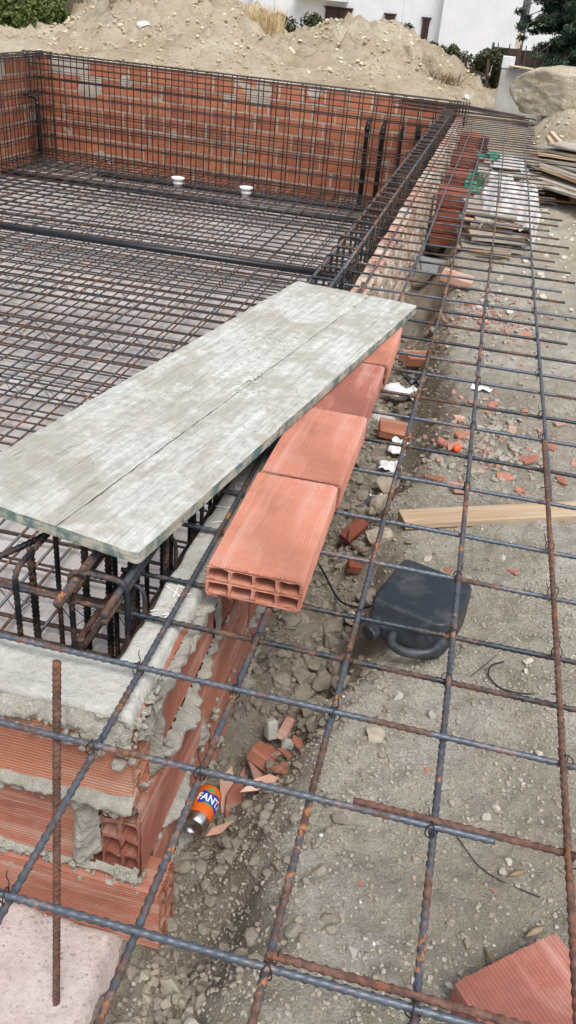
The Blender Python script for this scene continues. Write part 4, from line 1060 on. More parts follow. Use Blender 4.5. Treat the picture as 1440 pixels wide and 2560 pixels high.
X = rng.uniform(-0.95, -0.45, 3200); Y = rng.uniform(0.45, 1.0, 3200)
scatter('slab_grit', 'pink and grey grit lying on the rough footing slab', M['grit'], X, Y, 0.0010 + 0.0035 * rng.random(len(X)) ** 3.5, (ico_v, ico_f), zf=lambda X, Y: -0.654 + 0 * X)
def stone(label, x, y, r, mat, seed, flat=0.7, group=None, dz=0.25, base=None, name='stone', cat='stone', rz=None):
    v = rock_verts(base[0] if base else ico3_v, seed, 11, flat, 0.10) * r
    z = gz(x, y) + r * dz
    o = link(name, mesh_np(name, v, (base[1] if base else ico3_f), mat, False), None, (x, y, z), (0, 0, seed * 1.3 if rz is None else rz))
    return tag(o, label, cat, group)
named = [('grey angular stone with white patch below the middle of the picture', 0.03, 0.985, 0.022, 'stone'), ('flat pale stone lying just above the lowest crossing bars', 0.115, 0.80, 0.016, 'white_stone'),
         ('grey stone beside a dry curled leaf', 0.30, 1.06, 0.017, 'stone'), ('small white stone right of the lowest long bar', 0.21, 0.83, 0.012, 'white_stone'),
         ('rough stone just in front of the black canister', 0.03, 1.735, 0.022, 'stone'), ('brown flat stone half buried in front of the trench', -0.01, 1.57, 0.032, 'clod'),
         ('dark grey stone near the right bars, with a white chip', 0.17, 1.46, 0.020, 'stone'), ('pale stone beside the canister base', 0.125, 1.70, 0.02, 'stone'),
         ('large rounded clod at the foot of the corner, left of two smaller ones', -0.318, 0.93, 0.036, 'clod'), ('broad flat clod below the corner beside the pink slab', -0.372, 0.80, 0.055, 'clod'),
         ('round clod in the middle of the bottom trench', -0.30, 0.80, 0.044, 'clod'), ('pale clod right of the round clod in the bottom trench', -0.235, 0.815, 0.022, 'stone'),
         ('big brown clod on the trench edge left of the loose plank', -0.17, 2.95, 0.08, 'clod'), ('large brown boulder of earth at the trench edge beyond the canister', -0.13, 2.62, 0.06, 'clod'),
         ('brown earth lump at the trench edge beside the white scraps', -0.16, 3.5, 0.09, 'clod'), ('pinkish flat rock behind the canister', -0.04, 2.27, 0.045, 'stone'),
         ('grey rock in the trench left of the canister', -0.15, 2.28, 0.04, 'clod'), ('pale block of rubble beside the wall near the blue grey rag', -0.30, 4.35, 0.09, 'white_stone')]
for i, (lab, x, y, r, m) in enumerate(named): stone(lab, x, y, r, M[m], 40 + i)
for i, (x, y, r, lab) in enumerate([(0.30, 1.44, .013, 'pale stone in the pair above the long thin wire, upper one'), (0.275, 1.40, .014, 'pale stone in the group above the long thin wire, nearest the wire bar'),
    (0.33, 1.30, .012, 'pale stone just right of the end of the long thin wire'), (0.35, 1.25, .010, 'small stone at the right edge below the thin wire end'), (0.32, 1.27, .012, 'white grey stone under the dry straw blade'),
    (0.40, 1.63, .015, 'stone at the right edge beside the rusty long bar, below the wire loop'), (0.37, 1.95, .016, 'light stone right of the brown bar, level with the canister'), (0.38, 2.00, .018, 'larger light stone right of the brown bar, just beyond the first'),
    (0.16, 1.90, .011, 'small stone on the soil just right of the canister'), (-0.05, 0.93, .011, 'small stone left of the grey angular stone with white patch'), (0.15, 0.97, .010, 'small pale stone below the stone with the curled leaf'),
    (0.36, 0.99, .011, 'small pale stone at the right edge above the corner brick'), (0.22, 0.98, .010, 'small stone above the pink brick in the lower right'), (-0.16, 1.75, .018, 'brown stone on the trench edge in front of the canister cap'),
    (0.46, 2.35, .020, 'stone at the right edge below the pine board'), (0.05, 2.45, .022, 'stone under the left half of the pine board edge'), (0.30, 2.55, .024, 'stone just below the middle of the pine board')]):
    stone(lab, x, y, r, M['pebble'], 80 + i)

make_board()
_f, _s = lump_pts()
lumps('mortar_lumps', fw, (-0.9, YF, -0.65), _f, 3, M['mortar'])
lumps('mortar_lumps', lw, lo, _s, 4, M['mortar'])
# ------------------------------------------------------------------ broken brick pieces
def shard_mesh(name, w, l, th, seed, mat, ridged=True):
    r = random.Random(seed); n = r.choice([4, 5, 5, 6]); A = []
    pts = []
    for i in range(n):
        a = 2 * PI * i / n + r.uniform(-.35, .35); pts.append((w / 2 * math.cos(a) * r.uniform(.8, 1.25), l / 2 * math.sin(a) * r.uniform(.8, 1.25)))
    bm = bmesh.new(); vs = [bm.verts.new((x, y, -th / 2)) for x, y in pts]; f = bm.faces.new(vs)
    ex = bmesh.ops.extrude_face_region(bm, geom=[f]); tv = [g for g in ex['geom'] if isinstance(g, bmesh.types.BMVert)]
    bmesh.ops.translate(bm, vec=(0, 0, th), verts=tv)
    bmesh.ops.recalc_face_normals(bm, faces=bm.faces); bmesh.ops.bevel(bm, geom=bm.edges, offset=th * 0.12, segments=1, affect='EDGES')
    return bm_mesh(name, bm, mat)
sm = [shard_mesh('brick_shard', 1, 1.4, 0.22, 600 + s, [M['clay'], M['clay_pale'], M['clay_wall']][s % 3]) for s in range(9)]
shards = [(-0.29, 1.66, .075, .3), (-0.245, 1.60, .05, 1.1), (-0.22, 1.50, .045, 2.0), (0.02, 3.72, .06, .2), (0.09, 3.70, .05, 1.0), (0.12, 3.48, .07, 2.2), (0.04, 3.40, .07, .7), (0.33, 3.60, .05, .3), (0.40, 3.35, .07, 1.9), (0.30, 3.15, .06, .9), (0.12, 2.98, .09, .5), (0.03, 3.00, .05, 1.4),
          (0.24, 3.92, .05, 2.5), (0.44, 3.85, .06, .2), (0.50, 3.55, .05, 1.2), (0.36, 3.05, .04, .3), (0.20, 3.22, .045, 2.0), (0.53, 3.2, .05, .4), (0.45, 2.95, .05, 1.5), (0.55, 3.8, .06, 2.1), (0.12, 2.42, .03, .4), (0.34, 2.47, .035, .8), (0.27, 1.52, .013, .3), (0.13, 1.50, .014, .2), (0.30, 1.22, .01, .4), (0.13, 1.19, .01, .5), (0.02, 1.14, .012, .2), (0.15, 5.1, .07, .3), (0.30, 5.3, .08, .6), (0.05, 5.5, .07, 1.9), (0.40, 5.0, .06, 1.2)]
SL = ['red shard low in the trench behind the open brick fragment', 'red shard lying in the trench right of the open brick fragment', 'red shard at the right foot of the open brick fragment', 'red shard left of the torn carton, farther one of two', 'red shard above the torn carton', 'red shard just right of the orange cap', 'red shard left of the orange cap', 'red shard at the far right of the rubble patch, middle one',
    'red shard in front right of the orange cap, near the right bar', 'red shard between the cap and the rusty bar end', 'large flat red clay tile piece behind the pine board, right one', 'small red tile piece left of the large flat one behind the pine board', 'red shard at the upper edge of the rubble patch', 'red shard on the upper right of the rubble patch', 'red shard by the right edge of the rubble patch', 'small red shard behind the middle of the pine board',
    'small red shard in front of the orange cap', 'red shard at the right edge just behind the pine board', 'pale red shard right of the brown bar, behind the pine board', 'red shard at the far upper right corner of the rubble patch', 'red shard lying in front of the left end of the pine board', 'red shard in front of the pine board, near the rusty bar', 'tiny red chip on the soil below the canister, right one', 'tiny red chip on the soil below the canister, left one',
    'tiny red chip near the dry leaf at the right', 'tiny red chip near the lapped bar end', 'tiny red chip left of the middle long bar, low in the picture', 'red shard in the pink rubble past the board tip, left', 'red shard in the pink rubble past the board tip, right', 'red shard beyond the pink rubble', 'red shard at the right end of the pink rubble']
for i, (x, y, s, a) in enumerate(shards):
    o = link('brick_shard', sm[i % 9], None, (x, y, gz(x, y) + s * 0.16), (random.uniform(-.35, .35), random.uniform(-.35, .35), a), (s, s, s))
    tag(o, SL[i], 'brick shard')
# larger pieces by the can
def chunk(label, m, loc, rot, name='brick_fragment'):
    return tag(link(name, m, None, loc, rot), label, 'brick fragment')
frag = curve_brick('brick_fragment', 0.095, 0.062, 0.045, 1, 1, 0.008, [M['clay_wall']], 8, 0.002, 77)
g0 = gz(-0.30, 1.62)
chunk('open box shaped brick fragment beside the can, ribbed side down', frag, (-0.285, 1.60, g0 + 0.06), (R(-20), R(12), R(-18)))
def long_shard(seed, L, W, th=0.008): return shard_mesh('brick_fragment', W, L, th, seed, M['clay_pale' if seed % 2 else 'clay_wall'])
chunk('tall pointed clay shard leaning on the mortar above the can', long_shard(701, 0.13, 0.055), (-0.362, 1.475, gz(-.36, 1.47) + 0.045), (R(55), R(-8), R(8)))
chunk('second pointed clay shard leaning right beside the tall one above the can', long_shard(702, 0.12, 0.04), (-0.335, 1.47, gz(-.34, 1.47) + 0.04), (R(50), R(25), R(15)))
chunk('ribbed flat shard between the open fragment and the can', long_shard(703, 0.10, 0.035), (-0.305, 1.55, gz(-.305, 1.55) + 0.035), (R(10), R(20), R(50)))
chunk('curved narrow shard lying on the soil right of the leaning shards', long_shard(705, 0.11, 0.03), (-0.265, 1.46, gz(-.265, 1.46) + 0.02), (R(10), R(35), R(-50)))
chunk('small flat red clay piece right of the open fragment', long_shard(704, 0.055, 0.035), (-0.205, 1.585, gz(-.205, 1.585) + 0.022), (R(15), R(25), R(60)))
chunk('small clay sliver under the flat red piece', long_shard(708, 0.06, 0.02), (-0.225, 1.56, gz(-.225, 1.56) + 0.012), (R(5), R(10), R(70)))
chunk('pinkish ribbed sliver leaning against the bottom of the can', long_shard(707, 0.085, 0.022), (-0.345, 1.335, gz(-.345, 1.335) + 0.03), (R(40), R(60), R(-15)))
chunk('white mortar crusted piece of ribbed brick right of the open fragment', plain_brick('brick_fragment', 0.05, 0.035, 0.02, M['mortar_smooth'], 0.005, 3), (-0.232, 1.655, g0 + 0.075), (R(30), R(10), R(15)))
chunk('white mortar crusted lump behind the open fragment', plain_brick('brick_fragment', 0.035, 0.03, 0.06, M['mortar_smooth'], 0.006, 4), (-0.30, 1.70, g0 + 0.075), (R(-20), R(5), R(35)))
chunk('dusty ribbed brick end behind the open fragment, right of the crusted lump', plain_brick('brick_fragment', 0.03, 0.03, 0.07, M['clay_pale'], 0.004, 5), (-0.262, 1.715, g0 + 0.075), (R(-30), R(20), R(5)))
chunk('half brick lying in the trench past the end of the board', plain_brick('brick_fragment', 0.17, 0.12, 0.05, M['clay_wall'], 0.005, 6), (-0.22, 4.10, gz(-.22, 4.1) + 0.09), (R(12), R(8), R(10)))
chunk('broken ribbed brick in the trench near the blue grey rag', plain_brick('brick_fragment', 0.2, 0.10, 0.06, M['clay_wall'], 0.004, 7), (-0.20, 5.0, gz(-.2, 5.) + 0.08), (R(12), R(8), R(40)))
chunk('red brick piece lying behind the rag below the grey board pile', plain_brick('brick_fragment', 0.22, 0.12, 0.05, M['clay_pale'], 0.004, 8), (-0.06, 5.9, gz(-.06, 5.9) + 0.06), (R(8), R(8), R(-8)))
chunk('dark red brick piece deep in the trench beside the nearest loose brick', plain_brick('brick_fragment', 0.12, 0.05, 0.04, M['clay_dark'], 0.004, 9), (-0.24, 2.75, gz(-.24, 2.75) + 0.06), (R(12), R(-18), R(60)))
chunk('small dark brick block in the trench left of the canister', plain_brick('brick_fragment', 0.05, 0.04, 0.04, M['clay_dark'], 0.004, 10), (-0.20, 2.5, gz(-.2, 2.5) + 0.03), (R(12), R(8), R(20)))

# ================================================================== drinks can
def make_can():
    # axis points away from the camera, base near
    t = thing('drink_can', 'orange and blue drink can lying silver base up at the foot of the wall', 'can', (-0.386, 1.262, -0.590))
    t.rotation_euler = (R(-92), 0, R(-4))
    r = 0.0325
    link('can_body', lathe_mesh('can_body', [(r * .86, 0.010), (r, 0.018), (r, 0.103), (r * .88, 0.112)], M['orange_paint'], 40), t)
    link('can_base', lathe_mesh('can_base', [(0.0005, 0.011), (r * .4, 0.0095), (r * .68, 0.005), (r * .74, 0.0), (r * .80, 0.0), (r * .88, 0.007), (r * 1.002, 0.0185), (r * 1.002, 0.024)], M['alu'], 40), t)
    link('can_lid', lathe_mesh('can_lid', [(r * .88, 0.111), (r * .86, 0.1145), (r * .82, 0.1145), (r * .80, 0.110), (0.0005, 0.110)], M['alu'], 40), t)
    # printed patch wrapped on the cylinder: coordinates (s = arc length, h = height)
    a0 = -PI / 2 + 0.62       # centre of the print faces up/right towards the camera
    def wrap(pts, name, mat, off):
        v = [((r + off) * math.cos(a0 + s / r), (r + off) * math.sin(a0 + s / r), h) for s, h in pts]; return v
    def patch_(name, outline, mat, off, n=14):
        # fan strips between lower and upper outline
        V = []; F = []
        for (s, lo_, hi) in outline: V += wrap([(s, lo_), (s, hi)], name, mat, off)
        for i in range(len(outline) - 1): F.append((2 * i, 2 * i + 2, 2 * i + 3, 2 * i + 1))
        return link(name, mesh_np(name, np.array(V), np.array(F), mat), t)
    S_ = np.linspace(-0.031, 0.031, 25)
    patch_('blue_print', [(s, 0.052 + 0.004 * math.cos(s * 90) + 0.12 * (s + .03) * 0.15, 0.088 - 0.10 * abs(s) * .4 + 0.003 * math.sin(s * 160)) for s in S_], M['blue_ink'], 0.0003)
    patch_('green_print', [(s, 0.088 + 2.5 * (s + .012) ** 2 * 10, 0.098 - 2.5 * (s + .012) ** 2 * 18) for s in np.linspace(-0.021, -0.003, 9)], M['green_ink'], 0.0006)
    patch_('green_print', [(s, 0.052, 0.056) for s in np.linspace(-0.016, 0.006, 9)], M['green_ink'], 0.0006)
    cu = bpy.data.curves.new('t', 'FONT'); cu.body = 'FANTA'; cu.size = 0.030; cu.align_x = 'CENTER'; cu.extrude = 0; cu.offset = 0.0007; cu.resolution_u = 3
    o = bpy.data.objects.new('t', cu); col.objects.link(o); dg = bpy.context.evaluated_depsgraph_get(); me = bpy.data.meshes.new_from_object(o.evaluated_get(dg)); bpy.data.objects.remove(o)
    bm = bmesh.new(); bm.from_mesh(me); bmesh.ops.triangulate(bm, faces=bm.faces)
    bmesh.ops.subdivide_edges(bm, edges=[e for e in bm.edges if e.calc_length() > 0.004], cuts=2)
    for v in bm.verts:
        s = v.co.x * 0.78; h = 0.060 + v.co.y + 0.05 * s
        v.co = Vector(wrap([(s, h)], '', None, 0.0009)[0])
    link('lettering', bm_mesh('lettering', bm, M['white_ink']), t)
make_can()

# ================================================================== black canister
def make_canister():
    c0 = Vector((-0.098, 1.968, 0)); u = Vector((0.072, 0.244, 0)).normalized(); v = Vector((u.y, -u.x, 0))
    zg = -0.476
    t = thing('canister', 'black plastic canister with screw cap and moulded handle lying on its side on the soil', 'canister', (c0.x, c0.y, zg), rot=(R(1.5), R(1), math.atan2(v.y, v.x)))
    # local: x = width (0..0.235), y = height (away), z thickness (0..0.13)
    Wc, Hc, Tc = 0.238, 0.255, 0.132
    def section(y, x0, x1, z0, z1, n=5, c=0.018):
        pts = []
        for (cx_, cz_, a) in ((x1 - c, z0 + c, -90), (x1 - c, z1 - c, 0), (x0 + c, z1 - c, 90), (x0 + c, z0 + c, 180)):
            for i in range(n): q = R(a + 90 * i / (n - 1)); pts.append((cx_ + c * math.cos(q), y, cz_ + c * math.sin(q)))
        return pts
    secs = [section(0.262, 0.03, Wc - 0.03, 0.02, Tc - 0.02, c=.015), section(0.255, 0.008, Wc - 0.028, 0.004, Tc - 0.006), section(0.242, 0.001, Wc - 0.012, 0.001, Tc - .001, c=.012), section(0.205, 0.0, Wc, 0, Tc, c=.012), section(0.12, -0.001, Wc + 0.001, 0, Tc + 0.002),
            section(0.04, 0.0, Wc - 0.002, 0, Tc, c=.012), section(0.016, 0.002, Wc - 0.014, 0.001, Tc - .001, c=.012), section(0.006, 0.006, Wc - 0.035, 0.004, Tc - 0.007, c=.012), section(-0.004, 0.010, Wc - 0.07, 0.016, Tc - 0.026), section(-0.016, 0.012, 0.125, 0.030, Tc - 0.045), section(-0.028, 0.014, 0.078, 0.036, Tc - 0.052, c=.012), section(-0.034, 0.020, 0.070, 0.043, Tc - 0.056, c=.01)]
    V = np.array(secs).reshape(-1, 3); n = len(secs[0]); a = np.arange(len(secs) * n).reshape(len(secs), n); b = np.roll(a, -1, axis=1)
    F = np.stack([a[:-1], b[:-1], b[1:], a[1:]], -1).reshape(-1, 4)
    V = np.vstack([V, V[a[0]].mean(0), V[a[-1]].mean(0)]); c0_, c1_ = len(V) - 2, len(V) - 1
    Tt = np.vstack([np.stack([b[0], a[0], np.full(n, c0_)], 1), np.stack([a[-1], b[-1], np.full(n, c1_)], 1)])
    o = link('canister_body', mesh_np('canister_body', V, [F, Tt], M['jerry']), t)
    mod = o.modifiers.new('s', 'SUBSURF'); mod.levels = 2; mod.render_levels = 2
    hp = fillet([(0.088, -0.005, 0.062), (0.100, -0.058, 0.052), (0.150, -0.066, 0.050), (0.212, -0.030, 0.056), (0.226, 0.03, 0.064)], 0.04, 6)
    p, s = resample(hp, 0.008); o = link('handle', tube_mesh('handle', p, 0.0135, M['jerry'], 14), t)
    # neck + cap at the lower left
    ax = Vector((-0.25, -1.0, -0.12)).normalized(); nb = Vector((0.042, -0.016, 0.058))
    q = ax.to_track_quat('Z', 'Y')
    o = link('neck', lathe_mesh('neck', [(0.027, -0.03), (0.024, 0.0), (0.020, 0.008), (0.020, 0.016)], M['jerry'], 24), t, nb, q.to_euler())
    seg = 48; prof = [(0.0005, 0.044), (0.018, 0.044), (0.0225, 0.042), (0.0245, 0.038), (0.0245, 0.018), (0.021, 0.017)]
    cm = lathe_mesh('cap', prof, M['jerry'], seg, False)
    co = np.empty(len(cm.vertices) * 3, np.float32); cm.vertices.foreach_get('co', co); co = co.reshape(-1, 3)
    kk = np.arange(len(co)) % seg; m_ = (np.hypot(co[:, 0], co[:, 1]) > 0.0235) & (kk % 2 == 0); co[m_, :2] *= 0.945
    cm.vertices.foreach_set('co', co.ravel()); link('cap', cm, t, nb, q.to_euler())
    th = np.linspace(0, 2 * PI, 25); ring = np.stack([0.0262 * np.cos(th), 0.0262 * np.sin(th), 0 * th + 0.008], 1)
    link('cap_ring', tube_mesh('cap_ring', ring, 0.0016, M['jerry_seam'], 6), t, nb, q.to_euler())
make_canister()

# ================================================================== small litter
def wire_obj(label, pts, r=0.0016, name='wire', mat=None, cat='wire'):
    o = np.array(pts[0]); p, s = resample(fillet([np.array(a) - o for a in pts], 0.05, 5), 0.01)
    return tag(link(name, tube_mesh(name, p, r, mat or M['wire'], 6), None, tuple(o)), label, cat)
def gp(x, y, d=0.006): return (x, y, gz(x, y) + d)
wire_obj('thin black wire looped on the soil at the right edge', [gp(0.31, 1.98), gp(0.27, 1.93, .02), gp(0.265, 1.90), gp(0.30, 1.84), gp(0.36, 1.83), gp(0.45, 1.86)], 0.0022)
wire_obj('thin straight wire end crossing the black loop', [gp(0.285, 1.97, .03), gp(0.22, 1.88)], 0.0012)
wire_obj('long thin black wire curving under the rightmost brown bar', [gp(0.20, 1.37), gp(0.21, 1.33), gp(0.26, 1.27), gp(0.31, 1.25), gp(0.40, 1.24)], 0.0014)
wire_obj('short black wire squiggle near the bottom centre', [gp(0.12, 0.865), gp(0.14, 0.868, .01), gp(0.155, 0.885), gp(0.17, 0.89)], 0.0013)
wire_obj('tiny straight black wire left of the lowest long bar', [gp(-0.005, 0.905), gp(0.01, 0.93)], 0.001)
wire_obj('tiny bent black wire beside the straight one', [gp(0.04, 0.925), gp(0.055, 0.93, .01), gp(0.058, 0.945)], 0.0012)
wire_obj('dark cable running out of the trench behind the canister', [gp(-0.32, 2.50, .03), gp(-0.22, 2.36, .05), gp(-0.12, 2.27, .03), gp(-0.05, 2.29, .02), gp(0.02, 2.33, .01)], 0.004, 'cable', M['pipe'], 'cable')
wire_obj('rusty bent wire in the trench below the nearest loose brick', [gp(-0.26, 2.75, .08), gp(-0.24, 2.6, .05), gp(-0.17, 2.52, .03), gp(-0.12, 2.6, .03)], 0.0028, mat=M['steel_brown'])
wire_obj('dead twig leaning in the trench near the second loose brick', [gp(-0.22, 3.3, .12), gp(-0.17, 3.2, .05), gp(-0.1, 3.1, .03)], 0.004, 'twig', M['root'], 'twig')
wire_obj('second twig in the trench beyond the second loose brick', [gp(-0.12, 3.45, .1), gp(-0.16, 3.15, .02)], 0.0035, 'twig', M['root'], 'twig')
def leaf(label, x, y, l, rz, mat=M['root']):
    n = 9; V = []; F = []
    for i in range(n):
        t_ = i / (n - 1); w_ = l * 0.11 * math.sin(PI * min(1, t_ * 1.02)) + 0.0008; V += [(t_ * l, -w_, 0.006 * math.sin(t_ * 4)), (t_ * l, 0, 0.003 + 0.006 * math.sin(t_ * 4)), (t_ * l, w_, 0.006 * math.sin(t_ * 4))]
    for i in range(n - 1):
        for j in (0, 1): a_ = 3 * i + j; F.append((a_, a_ + 3, a_ + 4, a_ + 1))
    me = mesh_np('dry_leaf', np.array(V), np.array(F), mat); o = link('dry_leaf', me, None, gp(x, y, .008), (0.2, 0, rz)); m_ = o.modifiers.new('s', 'SOLIDIFY'); m_.thickness = 0.0006
    return tag(o, label, 'leaf')
leaf('dry curled leaf leaning on a grey stone', 0.282, 1.075, 0.06, -1.0); leaf('dry pointed leaf lying at the right edge', 0.365, 1.13, 0.06, 0.75); leaf('dry straw blade near the long thin wire', 0.33, 1.26, 0.05, 0.6)
def scrap(label, x, y, s, seed, mat, name='plastic_scrap', cat='scrap', dz=0.03, rot=(0, 0, 0), sq=(1, 1), amp=0.25, n=14, sc=2.2):
    u, v_ = np.meshgrid(np.linspace(-1, 1, n), np.linspace(-1, 1, n), indexing='ij')
    rad = 1 - 0.25 * fbm(u * 1.5, v_ * 1.5, oct=2, seed=seed)
    P = np.stack([u * rad * s * sq[0], v_ * rad * s * sq[1], amp * s * fbm(u * sc, v_ * sc, oct=3, seed=seed + 3) * 1.3], -1)
    o = link(name, mesh_np(name, P.reshape(-1, 3), grid_faces(n, n), mat, True), None, (x, y, gz(x, y) + dz), rot); m_ = o.modifiers.new('s', 'SOLIDIFY'); m_.thickness = 0.0012
    return tag(o, label, cat)
scrap('crumpled white plastic scrap in the trench beside the third loose brick', -0.20, 3.72, 0.05, 3, M['paper'], dz=.06)
scrap('small white scrap with torn edge just above the crumpled one', -0.175, 3.92, 0.04, 4, M['paper'], dz=.06, rot=(.6, .2, 0))
scrap('white sheet scrap hanging in the trench beside the second loose brick', -0.215, 3.02, 0.05, 5, M['paper'], dz=.09, rot=(-.9, .3, 0.4), sq=(0.6, 1.2))
scrap('clear crumpled plastic wrap lying past the tip of the board', -0.17, 4.55, 0.10, 6, M['paper'], dz=.03, sq=(1.5, .7), amp=.4)
scrap('small white blob of plastic on the soil between the bars', 0.17, 4.05, 0.035, 7, M['white_ink'], dz=.012, sq=(1.3, .7))
scrap('blue grey rag in the trench near the far end of the daubed wall', -0.18, 4.75, 0.06, 8, M['jerry'], dz=.09, sq=(1.2, .6), amp=.5)
scrap('green plastic sheet crumpled beside the brick stack', -0.03, 9.3, 0.085, 9, M['green'], 'plastic_sheet', 'plastic sheet', dz=.40, sq=(1.3, .8), amp=.5)
scrap('dark green plastic bag below the green sheet', -0.10, 8.6, 0.08, 10, M['green'], 'plastic_bag', 'plastic bag', dz=.27, rot=(.9, 0, 0), sq=(1.1, 1.3), amp=.5)
# red cap with torn carton
t = thing('bottle_neck', 'orange red screw cap on a torn carton corner among the clay rubble', 'bottle cap', (0.088, 3.36, gz(.088, 3.36)), rot=(R(50), 0, R(15)))
link('cap', lathe_mesh('cap', [(0.0005, 0.05), (0.014, 0.05), (0.0165, 0.046), (0.0165, 0.028), (0.012, 0.027), (0.012, 0.0)], M['red_cap'], 24), t)
link('carton', plain_brick('carton', 0.075, 0.03, 0.006, M['clay_pale'], 0.001, 4), t, (0.0, 0.02, 0.012), (0.3, 0.2, 0.3))

# loose pine board on the soil
x0, y0, x1, y1 = -0.065, 2.63, 0.80, 3.02
a_ = math.atan2(y1 - y0, x1 - x0); L_ = math.hypot(x1 - x0, y1 - y0)
pl = box_mesh('timber_board', L_, 0.095, 0.024, M['wood'], 0.002)
tag(link('timber_board', pl, None, ((x0 + x1) / 2, (y0 + y1) / 2, -0.455), (R(2), R(-1), a_)), 'pale pine board lying on the soil, running off the right edge', 'board')

# ================================================================== board piles in the yard
def pile(label, origin, n, dirs, L, W, th, mats, zt0, spread=0.05, name='board_pile', rz=0.0, cat='board pile', fan=0.12):
    base = thing(name, label, cat, origin, rot=(0, 0, rz))
    ms = [box_mesh('board', L * s, W, th, m, 0.0, jitter=0.0035, sub=2, seed=i) for i, (s, m) in enumerate(zip((1, .92, 1.06, .85), mats * 4))]
    z = th / 2
    for i in range(n):
        link('board', ms[i % 4], base, (random.uniform(-spread, spread), random.uniform(-spread, spread) * .6, z), (random.uniform(-.02, .02), random.uniform(-.02, .02), random.uniform(-fan, fan)))
        z += th + random.uniform(0.001, 0.012)
    return base, z
p1, zt = pile('pile of weathered grey boards with a torn white sack on top, beside the long wall', (0.13, 7.25, gz(.15, 7.3) - 0.01), 12, None, 0.46, 0.75, 0.022, [M['wood_grey'], M['wood'], M['wood_grey'], M['wood_grey']], 0, rz=0.05, fan=0.16, spread=.04)
# draped sacks over it
def drape(label, cx_, cy_, sx, sy, z, seed, mat, rz=0.0, th=0.0025, fold=0.02, tilt=0.0, name='sack', edge=0.10):
    n1, n2 = 46, 46; u, v_ = np.meshgrid(np.linspace(-1, 1, n1), np.linspace(-1, 1, n2), indexing='ij')
    X = u * sx * (1 + 0.10 * fbm(v_ * 2, u * 0 + 1, oct=2, seed=seed)); Y = v_ * sy * (1 + 0.12 * fbm(u * 2, v_ * 0 + 4, oct=2, seed=seed + 1))
    Z = fold * fbm(X * 16, Y * 9, oct=4, seed=seed + 2) + fold * np.abs(fbm(X * 5 + Y * 9, Y * 3, oct=2, seed=seed + 4)) + tilt * Y
    Z = Z - edge * sstep(0.75, 1.0, np.abs(u)) - edge * 0.6 * sstep(0.8, 1.0, np.abs(v_))
    o = link(name, mesh_np(name, np.stack([X, Y, Z], -1).reshape(-1, 3), grid_faces(n1, n2), mat), None, (cx_, cy_, z), (0, 0, rz)); m_ = o.modifiers.new('s', 'SOLIDIFY'); m_.thickness = th
    return tag(o, label, 'sack')
drape('crumpled torn white sack draped over the nearer pile of grey boards', 0.22, 7.5, 0.24, 0.62, gz(.15, 7.3) + zt + 0.02, 3, M['tarp'], fold=0.045, tilt=0.06, edge=0.16)
drape('stiff white sheet lying over boards behind the torn sack', 0.20, 9.4, 0.17, 0.42, -0.12, 13, M['tarp'], rz=-0.05, fold=0.006, edge=0.03, name='white_sheet')
p2, zt2 = pile('low stack of boards under the stiff white sheet, next to the brick stack', (0.17, 9.2, gz(.17, 9.2)), 9, None, 0.50, 0.8, 0.03, [M['wood_grey'], M['wood'], M['wood_grey'], M['wood_grey']], 0, rz=0.1, fan=0.25)
# big fan of long boards on the right, on a pallet
gpz = gz(0.8, 9.6)
pal = thing('pallet', 'reddish wooden pallet under the long grey boards at the right edge', 'pallet', (0.85, 9.6, gpz), rot=(0, 0, 0.1))
for k_ in range(5): link('deck_slat', box_mesh('deck_slat', 0.95, 0.10, 0.022, M['wood_pallet'], 0.002), pal, (0, -0.36 + 0.18 * k_, 0.12))
for k_ in range(3): link('bearer', box_mesh('bearer', 0.08, 0.84, 0.08, M['wood_pallet'], 0.003), pal, (-0.42 + 0.42 * k_, 0, 0.055))
for k_ in range(3): link('bottom_slat', box_mesh('bottom_slat', 0.95, 0.09, 0.02, M['wood_pallet'], 0.002), pal, (0, -0.36 + 0.36 * k_, 0.005))
big = thing('board_pile', 'large fan of long weathered boards stacked on the reddish pallet', 'board pile', (0.92, 9.35, gpz + 0.135), rot=(0, 0, -0.85))
bmsh = [box_mesh('board', 1.5, 0.5, 0.027, m, 0.0, jitter=0.006, sub=3, seed=30 + i) for i, m in enumerate([M['wood_grey'], M['wood_grey'], M['wood'], M['wood_grey']])]
for k_ in range(9):
    link('board', bmsh[k_ % 4], big, (random.uniform(-.1, .2), -0.15 + 0.06 * k_, 0.02 + 0.036 * k_), (R(random.uniform(-3, 8)), R(random.uniform(-4, 4)), random.uniform(-.22, .25)))
for k_, (a1, b1) in enumerate((((0.62, 11.2, -0.05), (0.82, 9.8, -0.18)), ((0.66, 11.4, -0.02), (0.95, 10.0, -0.16)))):
    A_, B_ = Vector(a1), Vector(b1); d = B_ - A_; o = link('timber_batten', box_mesh('timber_batten', d.length, 0.05, 0.04, M['wood'], 0.002), None, (A_ + B_) / 2, d.to_track_quat('X', 'Z').to_euler())
    tag(o, ['left batten of the two sloping up behind the board fan', 'right batten of the two sloping up behind the board fan'][k_], 'timber')

tag(link('cement_sheet', box_mesh('cement_sheet', 0.34, 0.22, 0.012, M['cement'], 0.001), None, (-0.20, 6.75, -0.60), (R(18), R(6), 0.25)), 'flat grey cement sheet leaning in the trench in front of the brick stacks', 'cement sheet')
